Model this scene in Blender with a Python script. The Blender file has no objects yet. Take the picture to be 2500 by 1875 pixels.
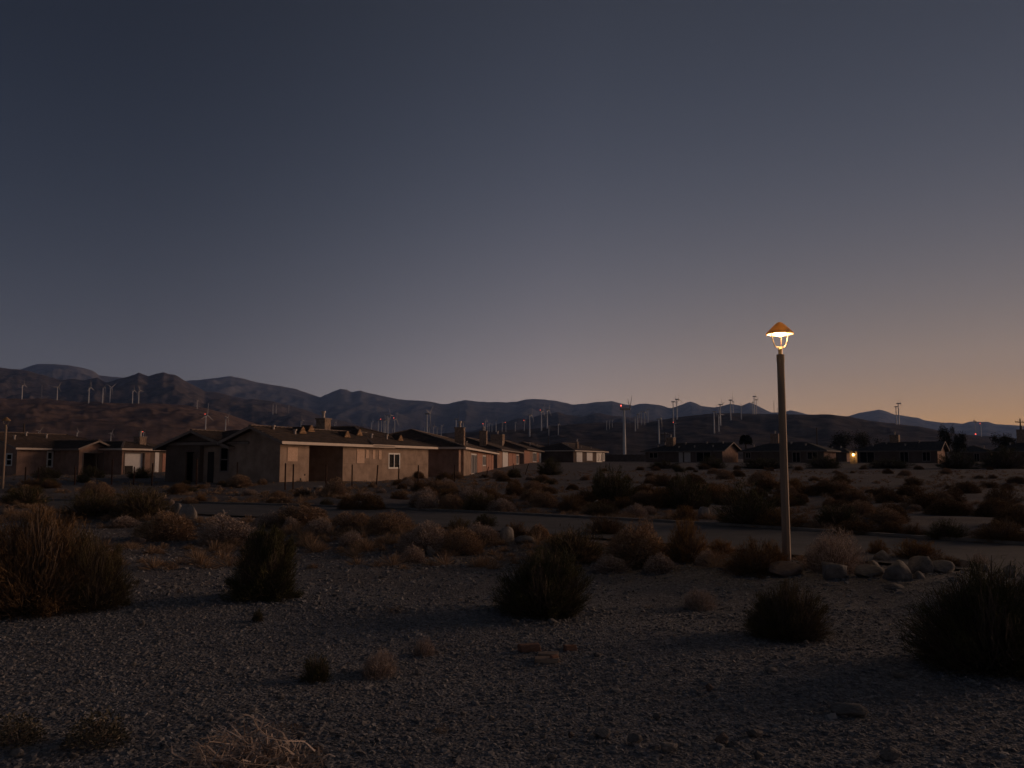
import bpy, math, random
import numpy as np
from mathutils import Vector, Matrix
from mathutils.bvhtree import BVHTree

S = bpy.context.scene
COL = S.collection
random.seed(7)
RNG = np.random.default_rng(7)
R = math.radians

# ------------------------------------------------------------------ camera
FPX = 2055.0                      # focal length in photo pixels (photo 2500 wide)
HORIZ = 1138.0
PITCH = math.atan((HORIZ - 937.5) / FPX)
CAMZ = 1.65
cam_d = bpy.data.cameras.new('camera')
cam_d.sensor_width = 43.8
cam_d.lens = 43.8 * FPX / 2500.0
cam_d.clip_start = 0.1
cam_d.clip_end = 60000
cam = bpy.data.objects.new('camera', cam_d)
COL.objects.link(cam)
cam.location = (0, 0, CAMZ)
cam.rotation_euler = (R(90) + PITCH, 0, 0)
S.camera = cam

# ------------------------------------------------------------------ sky, sun, exposure
SUN_AZ = R(66)                    # clockwise from the view direction (+Y)
SUN_EL = R(2.2)
HAZE = 5.4e-5                     # air density per metre
HAZE_TOP, HAZE_END, HAZE_SIDE = 1180.0, 9900.0, 9600.0
SKY_STRENGTH = 1.0
SUN_STRENGTH = 2.9
W = bpy.data.worlds.new('World')
S.world = W
W.use_nodes = True
nt = W.node_tree
nt.nodes.clear()
# dusk sky as a function of direction only: each colour falls off with elevation at its own
# rate, the whole brightens towards the azimuth of the set sun, blue is lost low on that side
def _m(op, a, b=None, c=None):
    n = nt.nodes.new('ShaderNodeMath'); n.operation = op
    for i, v in enumerate((a, b, c)):
        if v is None: continue
        if isinstance(v, (int, float)): n.inputs[i].default_value = v
        else: nt.links.new(v, n.inputs[i])
    return n.outputs[0]
wo = nt.nodes.new('ShaderNodeOutputWorld')
bg = nt.nodes.new('ShaderNodeBackground')
tcw = nt.nodes.new('ShaderNodeTexCoord')
sx = nt.nodes.new('ShaderNodeSeparateXYZ')
nt.links.new(tcw.outputs['Generated'], sx.inputs[0])
elev = _m('MAXIMUM', _m('MULTIPLY', _m('ARCSINE', sx.outputs['Z']), 57.2958), 0.0)
hyp = _m('SQRT', _m('ADD', _m('ADD', _m('MULTIPLY', sx.outputs['X'], sx.outputs['X']), _m('MULTIPLY', sx.outputs['Y'], sx.outputs['Y'])), 1e-6))
caz = _m('DIVIDE', _m('ADD', _m('MULTIPLY', sx.outputs['X'], math.sin(SUN_AZ)), _m('MULTIPLY', sx.outputs['Y'], math.cos(SUN_AZ))), hyp)
# near the zenith the azimuth loses its meaning: fade to the sideways value
caz = _m('ADD', _m('MULTIPLY', caz, hyp), _m('MULTIPLY', _m('SUBTRACT', 1.0, hyp), 0.3))
fr = nt.nodes.new('ShaderNodeValToRGB')
fr.color_ramp.interpolation = 'B_SPLINE'
FAZ = [(-1, (.30, .36, .42)), (-.35, (.31, .37, .43)), (0, (.31, .35, .395)), (.2, (.55, .585, .62)), (.407, (.97, .97, .97)), (.6, (1.14, 1.11, 1.12)), (.8, (1.22, 1.17, 1.18)), (1, (1.36, 1.25, 1.22))]
els = fr.color_ramp.elements
while len(els) < len(FAZ): els.new(.5)
for k_, (p_, c_) in enumerate(FAZ): els[k_].position = (p_ + 1) / 2; els[k_].color = (*c_, 1)
nt.links.new(_m('MULTIPLY', _m('ADD', caz, 1.0), .5), fr.inputs[0])
fs = nt.nodes.new('ShaderNodeSeparateColor'); nt.links.new(fr.outputs[0], fs.inputs[0])
warm = nt.nodes.new('ShaderNodeMapRange'); warm.interpolation_type = 'SMOOTHSTEP'
warm.inputs['From Min'].default_value = .25; warm.inputs['From Max'].default_value = .95
nt.links.new(caz, warm.inputs['Value'])
wexp = _m('MULTIPLY', _m('EXPONENT', _m('DIVIDE', elev, -7.0)), warm.outputs[0])
comb = nt.nodes.new('ShaderNodeCombineColor')
# the sky above the dusty layer is brighter low down than what arrives through it
path = _m('MINIMUM', HAZE_END, _m('DIVIDE', HAZE_TOP, _m('MAXIMUM', sx.outputs['Z'], .02)))
lift = _m('EXPONENT', _m('MULTIPLY', path, HAZE * .70))
for k_, (top, amp, hh, wk) in enumerate(((.0185, .425, 8.1, -.52), (.0185, .310, 10.0, .16), (.0135, .264, 14.8, .97))):
    v = _m('ADD', _m('MULTIPLY', _m('EXPONENT', _m('DIVIDE', elev, -hh)), amp), top)
    v = _m('MULTIPLY', v, fs.outputs[k_])
    v = _m('MULTIPLY', v, _m('SUBTRACT', 1.0, _m('MULTIPLY', wexp, wk)))
    v = _m('MULTIPLY', v, lift)
    nt.links.new(v, comb.inputs[k_])
bg.inputs['Strength'].default_value = SKY_STRENGTH
nt.links.new(comb.outputs[0], bg.inputs['Color'])
nt.links.new(bg.outputs[0], wo.inputs['Surface'])
W.cycles.sampling_method = 'MANUAL'
W.cycles.sample_map_resolution = 512

sun_d = bpy.data.lights.new('sun', 'SUN')
sun_d.energy = SUN_STRENGTH
sun_d.angle = R(34)
sun_d.color = (1.0, 0.62, 0.40)
sun = bpy.data.objects.new('sun', sun_d)
COL.objects.link(sun)
sd = Vector((math.sin(SUN_AZ) * math.cos(SUN_EL), math.cos(SUN_AZ) * math.cos(SUN_EL), math.sin(SUN_EL)))
sun.rotation_euler = sd.to_track_quat('Z', 'Y').to_euler()

S.view_settings.view_transform = 'Standard'
S.view_settings.look = 'None'
S.view_settings.exposure = 0.0
S.view_settings.gamma = 1.0
S.view_settings.use_curve_mapping = False
S.cycles.max_bounces = 5
S.cycles.diffuse_bounces = 3
S.cycles.volume_bounces = 1
S.cycles.sample_clamp_indirect = 3.0
S.cycles.use_denoising = True

# ------------------------------------------------------------------ helpers
def tag(o, label=None, cat=None, group=None, kind=None):
    if label: o['label'] = label
    if cat: o['category'] = cat
    if group: o['group'] = group
    if kind: o['kind'] = kind
    return o

def empty(name, loc=(0, 0, 0), rz=0.0, label=None, cat=None, group=None):
    o = bpy.data.objects.new(name, None)
    o.empty_display_size = 0.2
    COL.objects.link(o)
    o.location = loc
    o.rotation_euler = (0, 0, rz)
    return tag(o, label, cat, group)

def link(name, me, parent=None):
    o = bpy.data.objects.new(name, me)
    COL.objects.link(o)
    if parent is not None: o.parent = parent
    return o

class MB:
    """collects vertices and faces for one mesh"""
    def __init__(s): s.v = []; s.f = []; s.m = []
    def poly(s, pts, m=0):
        i = len(s.v); s.v += [tuple(p) for p in pts]; s.f.append(list(range(i, i + len(pts)))); s.m.append(m)
    def box(s, a, b, m=0):
        (x0, y0, z0), (x1, y1, z1) = a, b
        i = len(s.v)
        s.v += [(x0,y0,z0),(x1,y0,z0),(x1,y1,z0),(x0,y1,z0),(x0,y0,z1),(x1,y0,z1),(x1,y1,z1),(x0,y1,z1)]
        for q in ((0,3,2,1),(4,5,6,7),(0,1,5,4),(1,2,6,5),(2,3,7,6),(3,0,4,7)):
            s.f.append([i + k for k in q]); s.m.append(m)
    def bar(s, p, q, w, h, m=0):
        """a rectangular bar from p to q, w across, h tall"""
        p = Vector(p); q = Vector(q); d = (q - p).normalized()
        sd_ = d.cross(Vector((0, 0, 1)))
        if sd_.length < 1e-4: sd_ = Vector((1, 0, 0))
        sd_.normalize(); up = sd_.cross(d).normalized()
        i = len(s.v)
        for c in (p, q):
            for a, b in ((-1,-1),(1,-1),(1,1),(-1,1)):
                s.v.append(tuple(c + sd_ * a * w / 2 + up * b * h / 2))
        for k in ((0,1,2,3),(7,6,5,4),(0,4,5,1),(1,5,6,2),(2,6,7,3),(3,7,4,0)):
            s.f.append([i + t for t in k]); s.m.append(m)
    def tube(s, pts, rad, n=8, caps=True, m=0):
        pts = [Vector(p) for p in pts]
        if not hasattr(rad, '__len__'): rad = [rad] * len(pts)
        i0 = len(s.v)
        for k, p in enumerate(pts):
            d = (pts[min(k + 1, len(pts) - 1)] - pts[max(k - 1, 0)]).normalized()
            ref = Vector((0, 0, 1)) if abs(d.z) < .9 else Vector((1, 0, 0))
            a = d.cross(ref).normalized(); b = d.cross(a).normalized()
            for j in range(n):
                t = 2 * math.pi * (j + .5) / n
                s.v.append(tuple(p + (a * math.cos(t) + b * math.sin(t)) * rad[k]))
        for k in range(len(pts) - 1):
            for j in range(n):
                a0 = i0 + k * n + j; a1 = i0 + k * n + (j + 1) % n
                s.f.append([a0, a1, a1 + n, a0 + n]); s.m.append(m)
        if caps:
            s.f.append([i0 + j for j in range(n)][::-1]); s.m.append(m)
            s.f.append([i0 + (len(pts) - 1) * n + j for j in range(n)]); s.m.append(m)
    def lathe(s, prof, n=24, m=0):
        i0 = len(s.v)
        for r, z in prof:
            for j in range(n):
                t = 2 * math.pi * j / n
                s.v.append((r * math.cos(t), r * math.sin(t), z))
        for k in range(len(prof) - 1):
            for j in range(n):
                a0 = i0 + k * n + j; a1 = i0 + k * n + (j + 1) % n
                s.f.append([a0, a1, a1 + n, a0 + n]); s.m.append(m)
    def mesh(s, name, mats, smooth=False):
        me = bpy.data.meshes.new(name)
        me.from_pydata(s.v, [], s.f)
        for m in (mats if isinstance(mats, (list, tuple)) else [mats]): me.materials.append(m)
        if len(me.materials) > 1: me.polygons.foreach_set('material_index', s.m)
        if smooth: me.polygons.foreach_set('use_smooth', [True] * len(me.polygons))
        me.update()
        return me
    def build(s, name, mats, parent=None, smooth=False):
        return link(name, s.mesh(name, mats, smooth), parent)

def np_mesh(name, verts, quads, mats, mat_idx=None, smooth=False):
    """verts (n,3), quads (m,4) or tris (m,3) -> mesh, quickly"""
    me = bpy.data.meshes.new(name)
    verts = np.ascontiguousarray(verts, dtype=np.float32); quads = np.ascontiguousarray(quads, dtype=np.int32)
    k = quads.shape[1]
    me.vertices.add(len(verts)); me.vertices.foreach_set('co', verts.ravel())
    me.loops.add(quads.size); me.loops.foreach_set('vertex_index', quads.ravel())
    me.polygons.add(len(quads)); me.polygons.foreach_set('loop_start', np.arange(0, quads.size, k, dtype=np.int32))
    for m in (mats if isinstance(mats, (list, tuple)) else [mats]): me.materials.append(m)
    if mat_idx is not None: me.polygons.foreach_set('material_index', np.asarray(mat_idx, dtype=np.int32))
    me.polygons.foreach_set('use_smooth', np.full(len(quads), smooth))
    me.update(calc_edges=True)
    me.validate()
    return me

# value noise
def _h(ix, iy, s):
    n = (ix * 374761393 + iy * 668265263 + s * 974634777) & 0xffffffff
    n = ((n ^ (n >> 13)) * 1274126177) & 0xffffffff
    n = n ^ (n >> 16)
    return (n & 0xffffff) / float(0xffffff)
def vn(x, y, s=0):
    x = np.asarray(x, float); y = np.asarray(y, float)
    ix = np.floor(x).astype(np.int64); iy = np.floor(y).astype(np.int64)
    fx = x - ix; fy = y - iy
    fx = fx * fx * (3 - 2 * fx); fy = fy * fy * (3 - 2 * fy)
    a = _h(ix, iy, s); b = _h(ix + 1, iy, s); c = _h(ix, iy + 1, s); d = _h(ix + 1, iy + 1, s)
    return a + (b - a) * fx + (c - a) * fy + (a - b - c + d) * fx * fy
def fbm(x, y, oct=4, s=0, ridged=False):
    t = 0; a = 1; tot = 0
    for k in range(oct):
        n = vn(np.asarray(x) * 2 ** k + 17.3 * k, np.asarray(y) * 2 ** k - 9.1 * k, s + k)
        if ridged: n = 1 - np.abs(2 * n - 1)
        t = t + a * n; tot += a; a *= .5
    return t / tot
def sstep(a, b, x):
    t = np.clip((np.asarray(x, float) - a) / (b - a), 0, 1)
    return t * t * (3 - 2 * t)

# ------------------------------------------------------------------ terrain height
ROAD = np.array([(60., -22.), (34., -7.), (21., 3.2), (13.2, 10.2), (8., 15.0), (3.9, 19.2), (0, 22.4), (-4.2, 25.3), (-9., 27.9), (-15., 30.2), (-24., 32.4), (-40., 34.5), (-70, 37)])
def _dense(P, n=14):
    out = []
    Q = np.vstack([2 * P[0] - P[1], P, 2 * P[-1] - P[-2]])
    for i in range(1, len(Q) - 2):
        for t in np.linspace(0, 1, n, endpoint=False):
            a, b, c, d = Q[i - 1], Q[i], Q[i + 1], Q[i + 2]
            out.append(.5 * ((2 * b) + (c - a) * t + (2 * a - 5 * b + 4 * c - d) * t * t + (3 * b - a - 3 * c + d) * t ** 3))
    out.append(P[-1]); return np.array(out)
ROADC = _dense(ROAD)
ROADW = 4.7
def road_dist(x, y):
    """signed distance to the road centre: positive beyond the road (away from camera)"""
    x = np.asarray(x, float); y = np.asarray(y, float)
    shp = x.shape; P = np.stack([x.ravel(), y.ravel()], 1)
    best = np.full(len(P), 1e9); sgn = np.zeros(len(P))
    for a, b in zip(ROADC[:-1], ROADC[1:]):
        d = b - a; L = d @ d
        t = np.clip(((P - a) @ d) / L, 0, 1)
        q = P - (a + t[:, None] * d)
        r = np.hypot(q[:, 0], q[:, 1])
        c = d[0] * q[:, 1] - d[1] * q[:, 0]
        m = r < best
        best = np.where(m, r, best); sgn = np.where(m, -np.sign(c), sgn)
    return (best * sgn).reshape(shp)
def T0(x, y):
    y = np.asarray(y, float)
    return .0095 * np.maximum(y, -30) + .75 * sstep(90, 170, y)
def T(x, y):
    x = np.asarray(x, float); y = np.asarray(y, float)
    z = T0(x, y)
    near = 1 - sstep(60, 140, y)
    rd = np.where(np.abs(y) < 90, 0, 99.)
    m = (np.abs(y) < 70) & (np.abs(x) < 75)
    if m.any():
        rd = np.array(rd, float); rr = road_dist(x[m] if x.shape else x, y[m] if y.shape else y)
        if x.shape: rd[m] = rr
        else: rd = rr
    off = sstep(ROADW / 2 - .1, ROADW / 2 + 2.2, np.abs(rd))
    bump = (fbm(x / 3.1, y / 3.1, 3, 3) - .5) * .22 + (fbm(x / 11., y / 11., 2, 8) - .5) * .35
    berm = .20 * np.exp(-((rd + ROADW / 2 + 2.6) / 1.5) ** 2) * (.5 + vn(x / 2.6, y / 2.6, 21))
    return z + near * off * bump * sstep(0, 16, y + 3) + berm * (np.abs(rd) < 40) * off - .06 * (1 - off)
def Tz(x, y): return float(T(np.array([x]), np.array([y]))[0])

CP, SP = math.cos(PITCH), math.sin(PITCH)
def ray(px, py):
    xc = (px - 1250) / FPX; yc = (937.5 - py) / FPX
    return Vector((xc, CP - yc * SP, SP + yc * CP))
def at(px, py, y):
    """the world point seen at photo pixel (px, py) at distance y"""
    d = ray(px, py); k = y / d.y
    return Vector((d.x * k, y, CAMZ + d.z * k))
def ground(px, py):
    d = ray(px, py)
    ys = np.concatenate([np.linspace(3, 80, 600), np.linspace(80.5, 600, 500)])
    z = CAMZ + d.z / d.y * ys; x = d.x / d.y * ys
    g = T(x, ys)
    i = np.argmax(z <= g)
    if not (z <= g).any(): i = len(ys) - 1
    return Vector((float(x[i]), float(ys[i]), float(g[i])))

# ------------------------------------------------------------------ materials
def mat(name, c1, c2=None, scale=5.0, rough=.85, bump=0.0, bscale=None, detail=5, metal=0.0, island=None, emit=None, spec=.3, stretch=None, mix=(.35, .65)):
    m = bpy.data.materials.new(name); m.use_nodes = True
    n = m.node_tree.nodes; l = m.node_tree.links
    b = n['Principled BSDF']
    b.inputs['Roughness'].default_value = rough
    b.inputs['Metallic'].default_value = metal
    b.inputs['Specular IOR Level'].default_value = spec
    b.inputs['Base Color'].default_value = (*c1, 1)
    if emit:
        b.inputs['Emission Color'].default_value = (*emit[0], 1); b.inputs['Emission Strength'].default_value = emit[1]
    tc = n.new('ShaderNodeTexCoord'); src = tc.outputs['Object']
    if stretch:
        mp = n.new('ShaderNodeMapping'); mp.inputs['Scale'].default_value = stretch
        l.new(src, mp.inputs['Vector']); src = mp.outputs[0]
    colour = None
    if c2 is not None:
        no = n.new('ShaderNodeTexNoise'); no.inputs['Scale'].default_value = scale; no.inputs['Detail'].default_value = detail
        no.inputs['Roughness'].default_value = .62
        l.new(src, no.inputs['Vector'])
        rp = n.new('ShaderNodeValToRGB'); rp.color_ramp.elements[0].position = mix[0]; rp.color_ramp.elements[1].position = mix[1]
        rp.color_ramp.elements[0].color = (*c1, 1); rp.color_ramp.elements[1].color = (*c2, 1)
        l.new(no.outputs['Fac'], rp.inputs[0]); colour = rp.outputs[0]
    if island:
        g = n.new('ShaderNodeNewGeometry'); r2 = n.new('ShaderNodeValToRGB')
        els = r2.color_ramp.elements
        while len(els) < len(island): els.new(.5)
        for k, c in enumerate(island):
            els[k].position = k / (len(island) - 1); els[k].color = (*c, 1)
        l.new(g.outputs['Random Per Island'], r2.inputs[0])
        if colour is not None:
            mx = n.new('ShaderNodeMix'); mx.data_type = 'RGBA'; mx.inputs[0].default_value = .5
            l.new(colour, mx.inputs[6]); l.new(r2.outputs[0], mx.inputs[7]); colour = mx.outputs[2]
        else: colour = r2.outputs[0]
    if colour is not None: l.new(colour, b.inputs['Base Color'])
    if bump:
        nb = n.new('ShaderNodeTexNoise'); nb.inputs['Scale'].default_value = bscale or scale * 3; nb.inputs['Detail'].default_value = 6
        l.new(src, nb.inputs['Vector'])
        bp = n.new('ShaderNodeBump'); bp.inputs['Strength'].default_value = .8; bp.inputs['Distance'].default_value = bump
        l.new(nb.outputs['Fac'], bp.inputs['Height']); l.new(bp.outputs[0], b.inputs['Normal'])
    return m

def ground_mat():
    m = bpy.data.materials.new('gravel_ground'); m.use_nodes = True
    n = m.node_tree.nodes; l = m.node_tree.links; b = n['Principled BSDF']
    b.inputs['Roughness'].default_value = .95; b.inputs['Specular IOR Level'].default_value = .1
    tc = n.new('ShaderNodeTexCoord'); P = tc.outputs['Object']
    def noise(sc, det=5, rg=.6):
        t = n.new('ShaderNodeTexNoise'); t.inputs['Scale'].default_value = sc; t.inputs['Detail'].default_value = det; t.inputs['Roughness'].default_value = rg
        l.new(P, t.inputs['Vector']); return t.outputs['Fac']
    def ramp(f, stops):
        r = n.new('ShaderNodeValToRGB'); e = r.color_ramp.elements
        while len(e) < len(stops): e.new(.5)
        for k, (p, c) in enumerate(stops): e[k].position = p; e[k].color = (*c, 1)
        l.new(f, r.inputs[0]); return r.outputs[0]
    def mix(a, c, f, mode='MIX'):
        x = n.new('ShaderNodeMix'); x.data_type = 'RGBA'; x.blend_type = mode
        if isinstance(f, float): x.inputs[0].default_value = f
        else: l.new(f, x.inputs[0])
        l.new(a, x.inputs[6]); l.new(c, x.inputs[7]); return x.outputs[2]
    pad = ramp(noise(.23, 6), [(.35, (.225, .232, .258)), (.65, (.30, .303, .322))])
    earth = ramp(noise(.31, 6), [(.35, (.13, .115, .112)), (.65, (.215, .184, .17))])
    sp = n.new('ShaderNodeSeparateXYZ'); l.new(P, sp.inputs[0])
    ad = n.new('ShaderNodeMath'); ad.operation = 'MULTIPLY_ADD'; l.new(noise(.35, 4), ad.inputs[0]); ad.inputs[1].default_value = 9.0; l.new(sp.outputs['Y'], ad.inputs[2])
    mr = n.new('ShaderNodeMapRange'); mr.interpolation_type = 'SMOOTHSTEP'; mr.inputs['From Min'].default_value = 12.5; mr.inputs['From Max'].default_value = 18.5
    l.new(ad.outputs[0], mr.inputs['Value'])
    big = mix(pad, earth, mr.outputs[0])
    vor = n.new('ShaderNodeTexVoronoi'); vor.inputs['Scale'].default_value = 38; vor.inputs['Randomness'].default_value = 1
    l.new(P, vor.inputs['Vector'])
    sep = n.new('ShaderNodeSeparateColor'); l.new(vor.outputs['Color'], sep.inputs[0])
    stone = ramp(sep.outputs[0], [(0, (.10, .102, .112)), (.45, (.235, .238, .252)), (.8, (.36, .36, .37)), (1, (.56, .55, .55))])
    fa = n.new('ShaderNodeMapRange'); fa.inputs['From Min'].default_value = 0; fa.inputs['From Max'].default_value = 1; fa.inputs['To Min'].default_value = .6; fa.inputs['To Max'].default_value = .25
    l.new(mr.outputs[0], fa.inputs['Value'])
    c = mix(big, stone, fa.outputs[0])
    fine = ramp(noise(70, 4), [(.3, (.45, .45, .45)), (.7, (1.35, 1.33, 1.3))])
    c = mix(c, fine, .75, 'MULTIPLY')
    patch = ramp(noise(.9, 7, .65), [(.40, (1, 1, 1)), (.66, (.84, .81, .80))])
    c = mix(c, patch, .8, 'MULTIPLY')
    l.new(c, b.inputs['Base Color'])
    b1 = n.new('ShaderNodeBump'); b1.inputs['Distance'].default_value = .03; b1.inputs['Strength'].default_value = .9
    l.new(vor.outputs['Distance'], b1.inputs['Height']); b1.invert = True
    b2 = n.new('ShaderNodeBump'); b2.inputs['Distance'].default_value = .02; b2.inputs['Strength'].default_value = .9
    l.new(noise(45, 6), b2.inputs['Height']); l.new(b1.outputs[0], b2.inputs['Normal'])
    l.new(b2.outputs[0], b.inputs['Normal'])
    return m

MAT = {}
MAT['ground'] = ground_mat()
MAT['road'] = mat('asphalt', (.075, .072, .072), (.115, .108, .104), 1.2, .9, .006, 60)
MAT['kerb'] = mat('kerb_concrete', (.14, .13, .125), (.22, .205, .19), 3, .9, .004, 40)
MAT['hill'] = mat('hill_earth', (.125, .090, .076), (.22, .150, .12), .03, 1, 0, spec=0, detail=9, mix=(.40, .60))
MAT['hill_dark'] = mat('hill_rock', (.075, .066, .064), (.135, .112, .105), .03, 1, 0, spec=0, detail=9, mix=(.40, .60))
MAT['far'] = mat('mountain_rock', (.075, .072, .075), (.175, .165, .16), .006, 1, 0, spec=0)
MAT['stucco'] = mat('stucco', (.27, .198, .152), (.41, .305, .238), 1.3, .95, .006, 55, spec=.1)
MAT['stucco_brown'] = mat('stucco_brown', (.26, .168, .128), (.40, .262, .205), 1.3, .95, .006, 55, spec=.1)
MAT['stucco_dark'] = mat('stucco_shade_dark', (.12, .090, .074), (.17, .128, .106), .8, .95, .006, 55, spec=.1)  # darker stucco: shade of unlit walls put into the colour; also joints
MAT['osb'] = mat('chipboard', (.50, .335, .24), (.68, .49, .37), 16, .85, .003, 40)
MAT['osb_red'] = mat('red_chipboard', (.30, .135, .095), (.46, .25, .18), 9, .85, .003, 40)
MAT['tile'] = mat('roof_tile', (.055, .044, .040), (.105, .078, .066), 2.2, .9, .01, 22, spec=.15)
MAT['tile_grey'] = mat('roof_shingle', (.045, .043, .045), (.085, .078, .076), 2.2, .9, .01, 22, spec=.15)
MAT['ridge'] = mat('ridge_tile', (.13, .10, .085), (.24, .19, .165), 7, .9)
MAT['fascia'] = mat('fascia_paint', (.62, .52, .44), (.72, .61, .52), 1.5, .7)
MAT['fascia_dark'] = mat('fascia_shade_brown', (.20, .16, .14), (.27, .22, .19), 1.5, .8)  # brown boards, also pale boards and frames darkened as if in shade
MAT['white'] = mat('white_paint', (.66, .64, .62), (.74, .72, .70), 2, .6)
MAT['door'] = mat('door_paint', (.55, .50, .46), (.63, .58, .54), 1.4, .7)
MAT['frame'] = mat('window_frame', (.68, .66, .63), None, rough=.5)
MAT['glass'] = mat('dark_glass', (.004, .004, .005), None, rough=.5, spec=.03)
MAT['pale_glass'] = mat('curtained_glass', (.16, .15, .15), (.24, .22, .21), 3, rough=.3, spec=.4)
MAT['dark_in'] = mat('unlit_interior', (.035, .03, .028), (.05, .042, .038), 2, .95)  # near-black colour stands in for unlit rooms; also plain dark panels
MAT['stone'] = mat('chimney_stone', (.20, .14, .10), (.40, .29, .22), 4.5, .9, .02, 9)
MAT['pipe'] = mat('vent_metal', (.38, .33, .30), (.48, .42, .38), 6, .6, metal=.2)
MAT['louver'] = mat('louver_clay', (.45, .26, .13), (.55, .33, .18), 6, .8)
MAT['turbine'] = mat('turbine_paint', (.62, .61, .60), (.70, .69, .68), .3, .55)
MAT['turbine_grey'] = mat('nacelle_paint', (.34, .33, .33), (.42, .41, .41), .6, .6)
MAT['beacon'] = mat('red_beacon', (.3, .01, .01), None, emit=((1, .10, .06), 4))
MAT['pole'] = mat('lamp_post_paint', (.25, .185, .14), (.34, .26, .20), 3, .75, .003, 14, stretch=(1, 1, .25))
MAT['hood'] = mat('lamp_hood_translucent', (.30, .19, .10), (.38, .25, .14), 5, .6, metal=.1)
MAT['hood_in'] = mat('lamp_hood_lining', (.75, .70, .62), None, rough=.5)
def see_through(m, k, col):
    n = m.node_tree.nodes; l = m.node_tree.links
    t = n.new('ShaderNodeBsdfTranslucent'); t.inputs[0].default_value = (*col, 1)
    x = n.new('ShaderNodeMixShader'); x.inputs[0].default_value = k
    l.new(n['Principled BSDF'].outputs[0], x.inputs[1]); l.new(t.outputs[0], x.inputs[2]); l.new(x.outputs[0], n['Material Output'].inputs['Surface'])
see_through(MAT['hood'], .12, (.95, .62, .26)); see_through(MAT['hood_in'], .22, (.95, .72, .42))  # translucent mix makes the hood glow, standing in for lens bloom
MAT['brass'] = mat('lamp_bracket', (.42, .32, .2), None, rough=.45, metal=.5)
MAT['bulb'] = mat('lit_bulb', (1, .8, .5), None, emit=((1, .62, .25), 26))
MAT['bulb_off'] = mat('unlit_bulb', (.5, .5, .5), None, rough=.2)
MAT['porch_bulb'] = mat('lit_porch_bulb', (1, .7, .3), None, emit=((1, .58, .16), 20))
MAT['rust'] = mat('rusty_steel', (.06, .032, .022), (.11, .055, .035), 20, .9)
MAT['post_wood'] = mat('pole_wood', (.075, .055, .045), (.12, .09, .072), 4, .95, .01, 20, stretch=(1, 1, .1))
MAT['rock'] = mat('granite', (.12, .112, .108), (.23, .212, .20), 2.4, .9, .02, 9)
MAT['rock_pale'] = mat('pale_granite', (.20, .18, .165), (.34, .31, .285), 2.6, .9, .02, 9)
MAT['rock_pink'] = mat('pink_granite', (.13, .098, .086), (.22, .172, .15), 2.6, .9, .02, 9)
MAT['pebble'] = mat('pebbles', (.14, .137, .14), (.28, .272, .27), 9, .9, island=[(.10, .102, .11), (.165, .167, .178), (.235, .236, .246), (.23, .195, .175), (.44, .43, .43)])
MAT['brick'] = mat('clay_brick', (.20, .105, .072), (.29, .165, .118), 14, .9, .006, 40)
MAT['lumber'] = mat('weathered_wood', (.24, .18, .14), (.36, .28, .22), 8, .9, .004, 30)
MAT['block'] = mat('block_wall', (.10, .082, .072), (.15, .12, .105), 1.5, .95, .01, 20)
MAT['twig_dark'] = mat('dark_twig', (.11, .08, .06), (.17, .125, .095), 6, .9)
MAT['twig_pale'] = mat('pale_twig', (.20, .145, .12), (.30, .22, .185), 5, .9)
def foliage(name, cols): return mat(name, cols[0], None, rough=.85, island=cols, spec=.12)
MAT['f_olive'] = foliage('olive_foliage', [(0.085, 0.07, 0.036), (0.14, 0.108, 0.055), (0.2, 0.155, 0.082)])
MAT['f_green'] = foliage('green_foliage', [(0.05, 0.05, 0.024), (0.085, 0.08, 0.038), (0.13, 0.115, 0.055)])
MAT['f_brown'] = foliage('brown_foliage', [(0.105, 0.06, 0.03), (0.18, 0.108, 0.054), (0.27, 0.17, 0.09)])
MAT['f_orange'] = foliage('rust_foliage', [(0.15, 0.085, 0.036), (0.25, 0.14, 0.058), (0.36, 0.22, 0.1)])
MAT['f_tan'] = foliage('tan_foliage', [(0.22, 0.14, 0.085), (0.35, 0.235, 0.148), (0.5, 0.36, 0.245)])
MAT['f_pale'] = foliage('pale_foliage', [(0.24, 0.185, 0.15), (0.42, 0.33, 0.275), (0.6, 0.5, 0.44)])
MAT['f_leaf'] = foliage('grey_leaf_foliage', [(.09, .085, .062), (.16, .145, .105), (.24, .20, .155)])
MAT['f_tree'] = foliage('tree_foliage', [(.010, .012, .008), (.022, .024, .014), (.04, .04, .022)])

# ------------------------------------------------------------------ ground sheet
def build_ground():
    ys = [-40.0]
    while ys[-1] < 9500:
        y = ys[-1]
        if y < 3: st = 1.4
        else: st = max(.13, min(y * .012, 2e3)) if y < 60 else y * .022
        ys.append(y + st)
    ys = np.array(ys)
    u = np.linspace(-1, 1, 341); u = u * (.55 + .45 * u * u)
    Y, U = np.meshgrid(ys, u, indexing='ij')
    X = U * (26 + np.abs(Y) * .97)
    Z = T(X, Y)
    V = np.stack([X, Y, Z], -1).reshape(-1, 3)
    r, c = X.shape
    i = np.arange(r * c).reshape(r, c)
    Q = np.stack([i[:-1, :-1], i[:-1, 1:], i[1:, 1:], i[1:, :-1]], -1).reshape(-1, 4)
    me = np_mesh('ground', V, Q, MAT['ground'], smooth=True)
    return tag(link('ground', me), kind='structure'), V, Q
g_ob, GV, GQ = build_ground()

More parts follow.
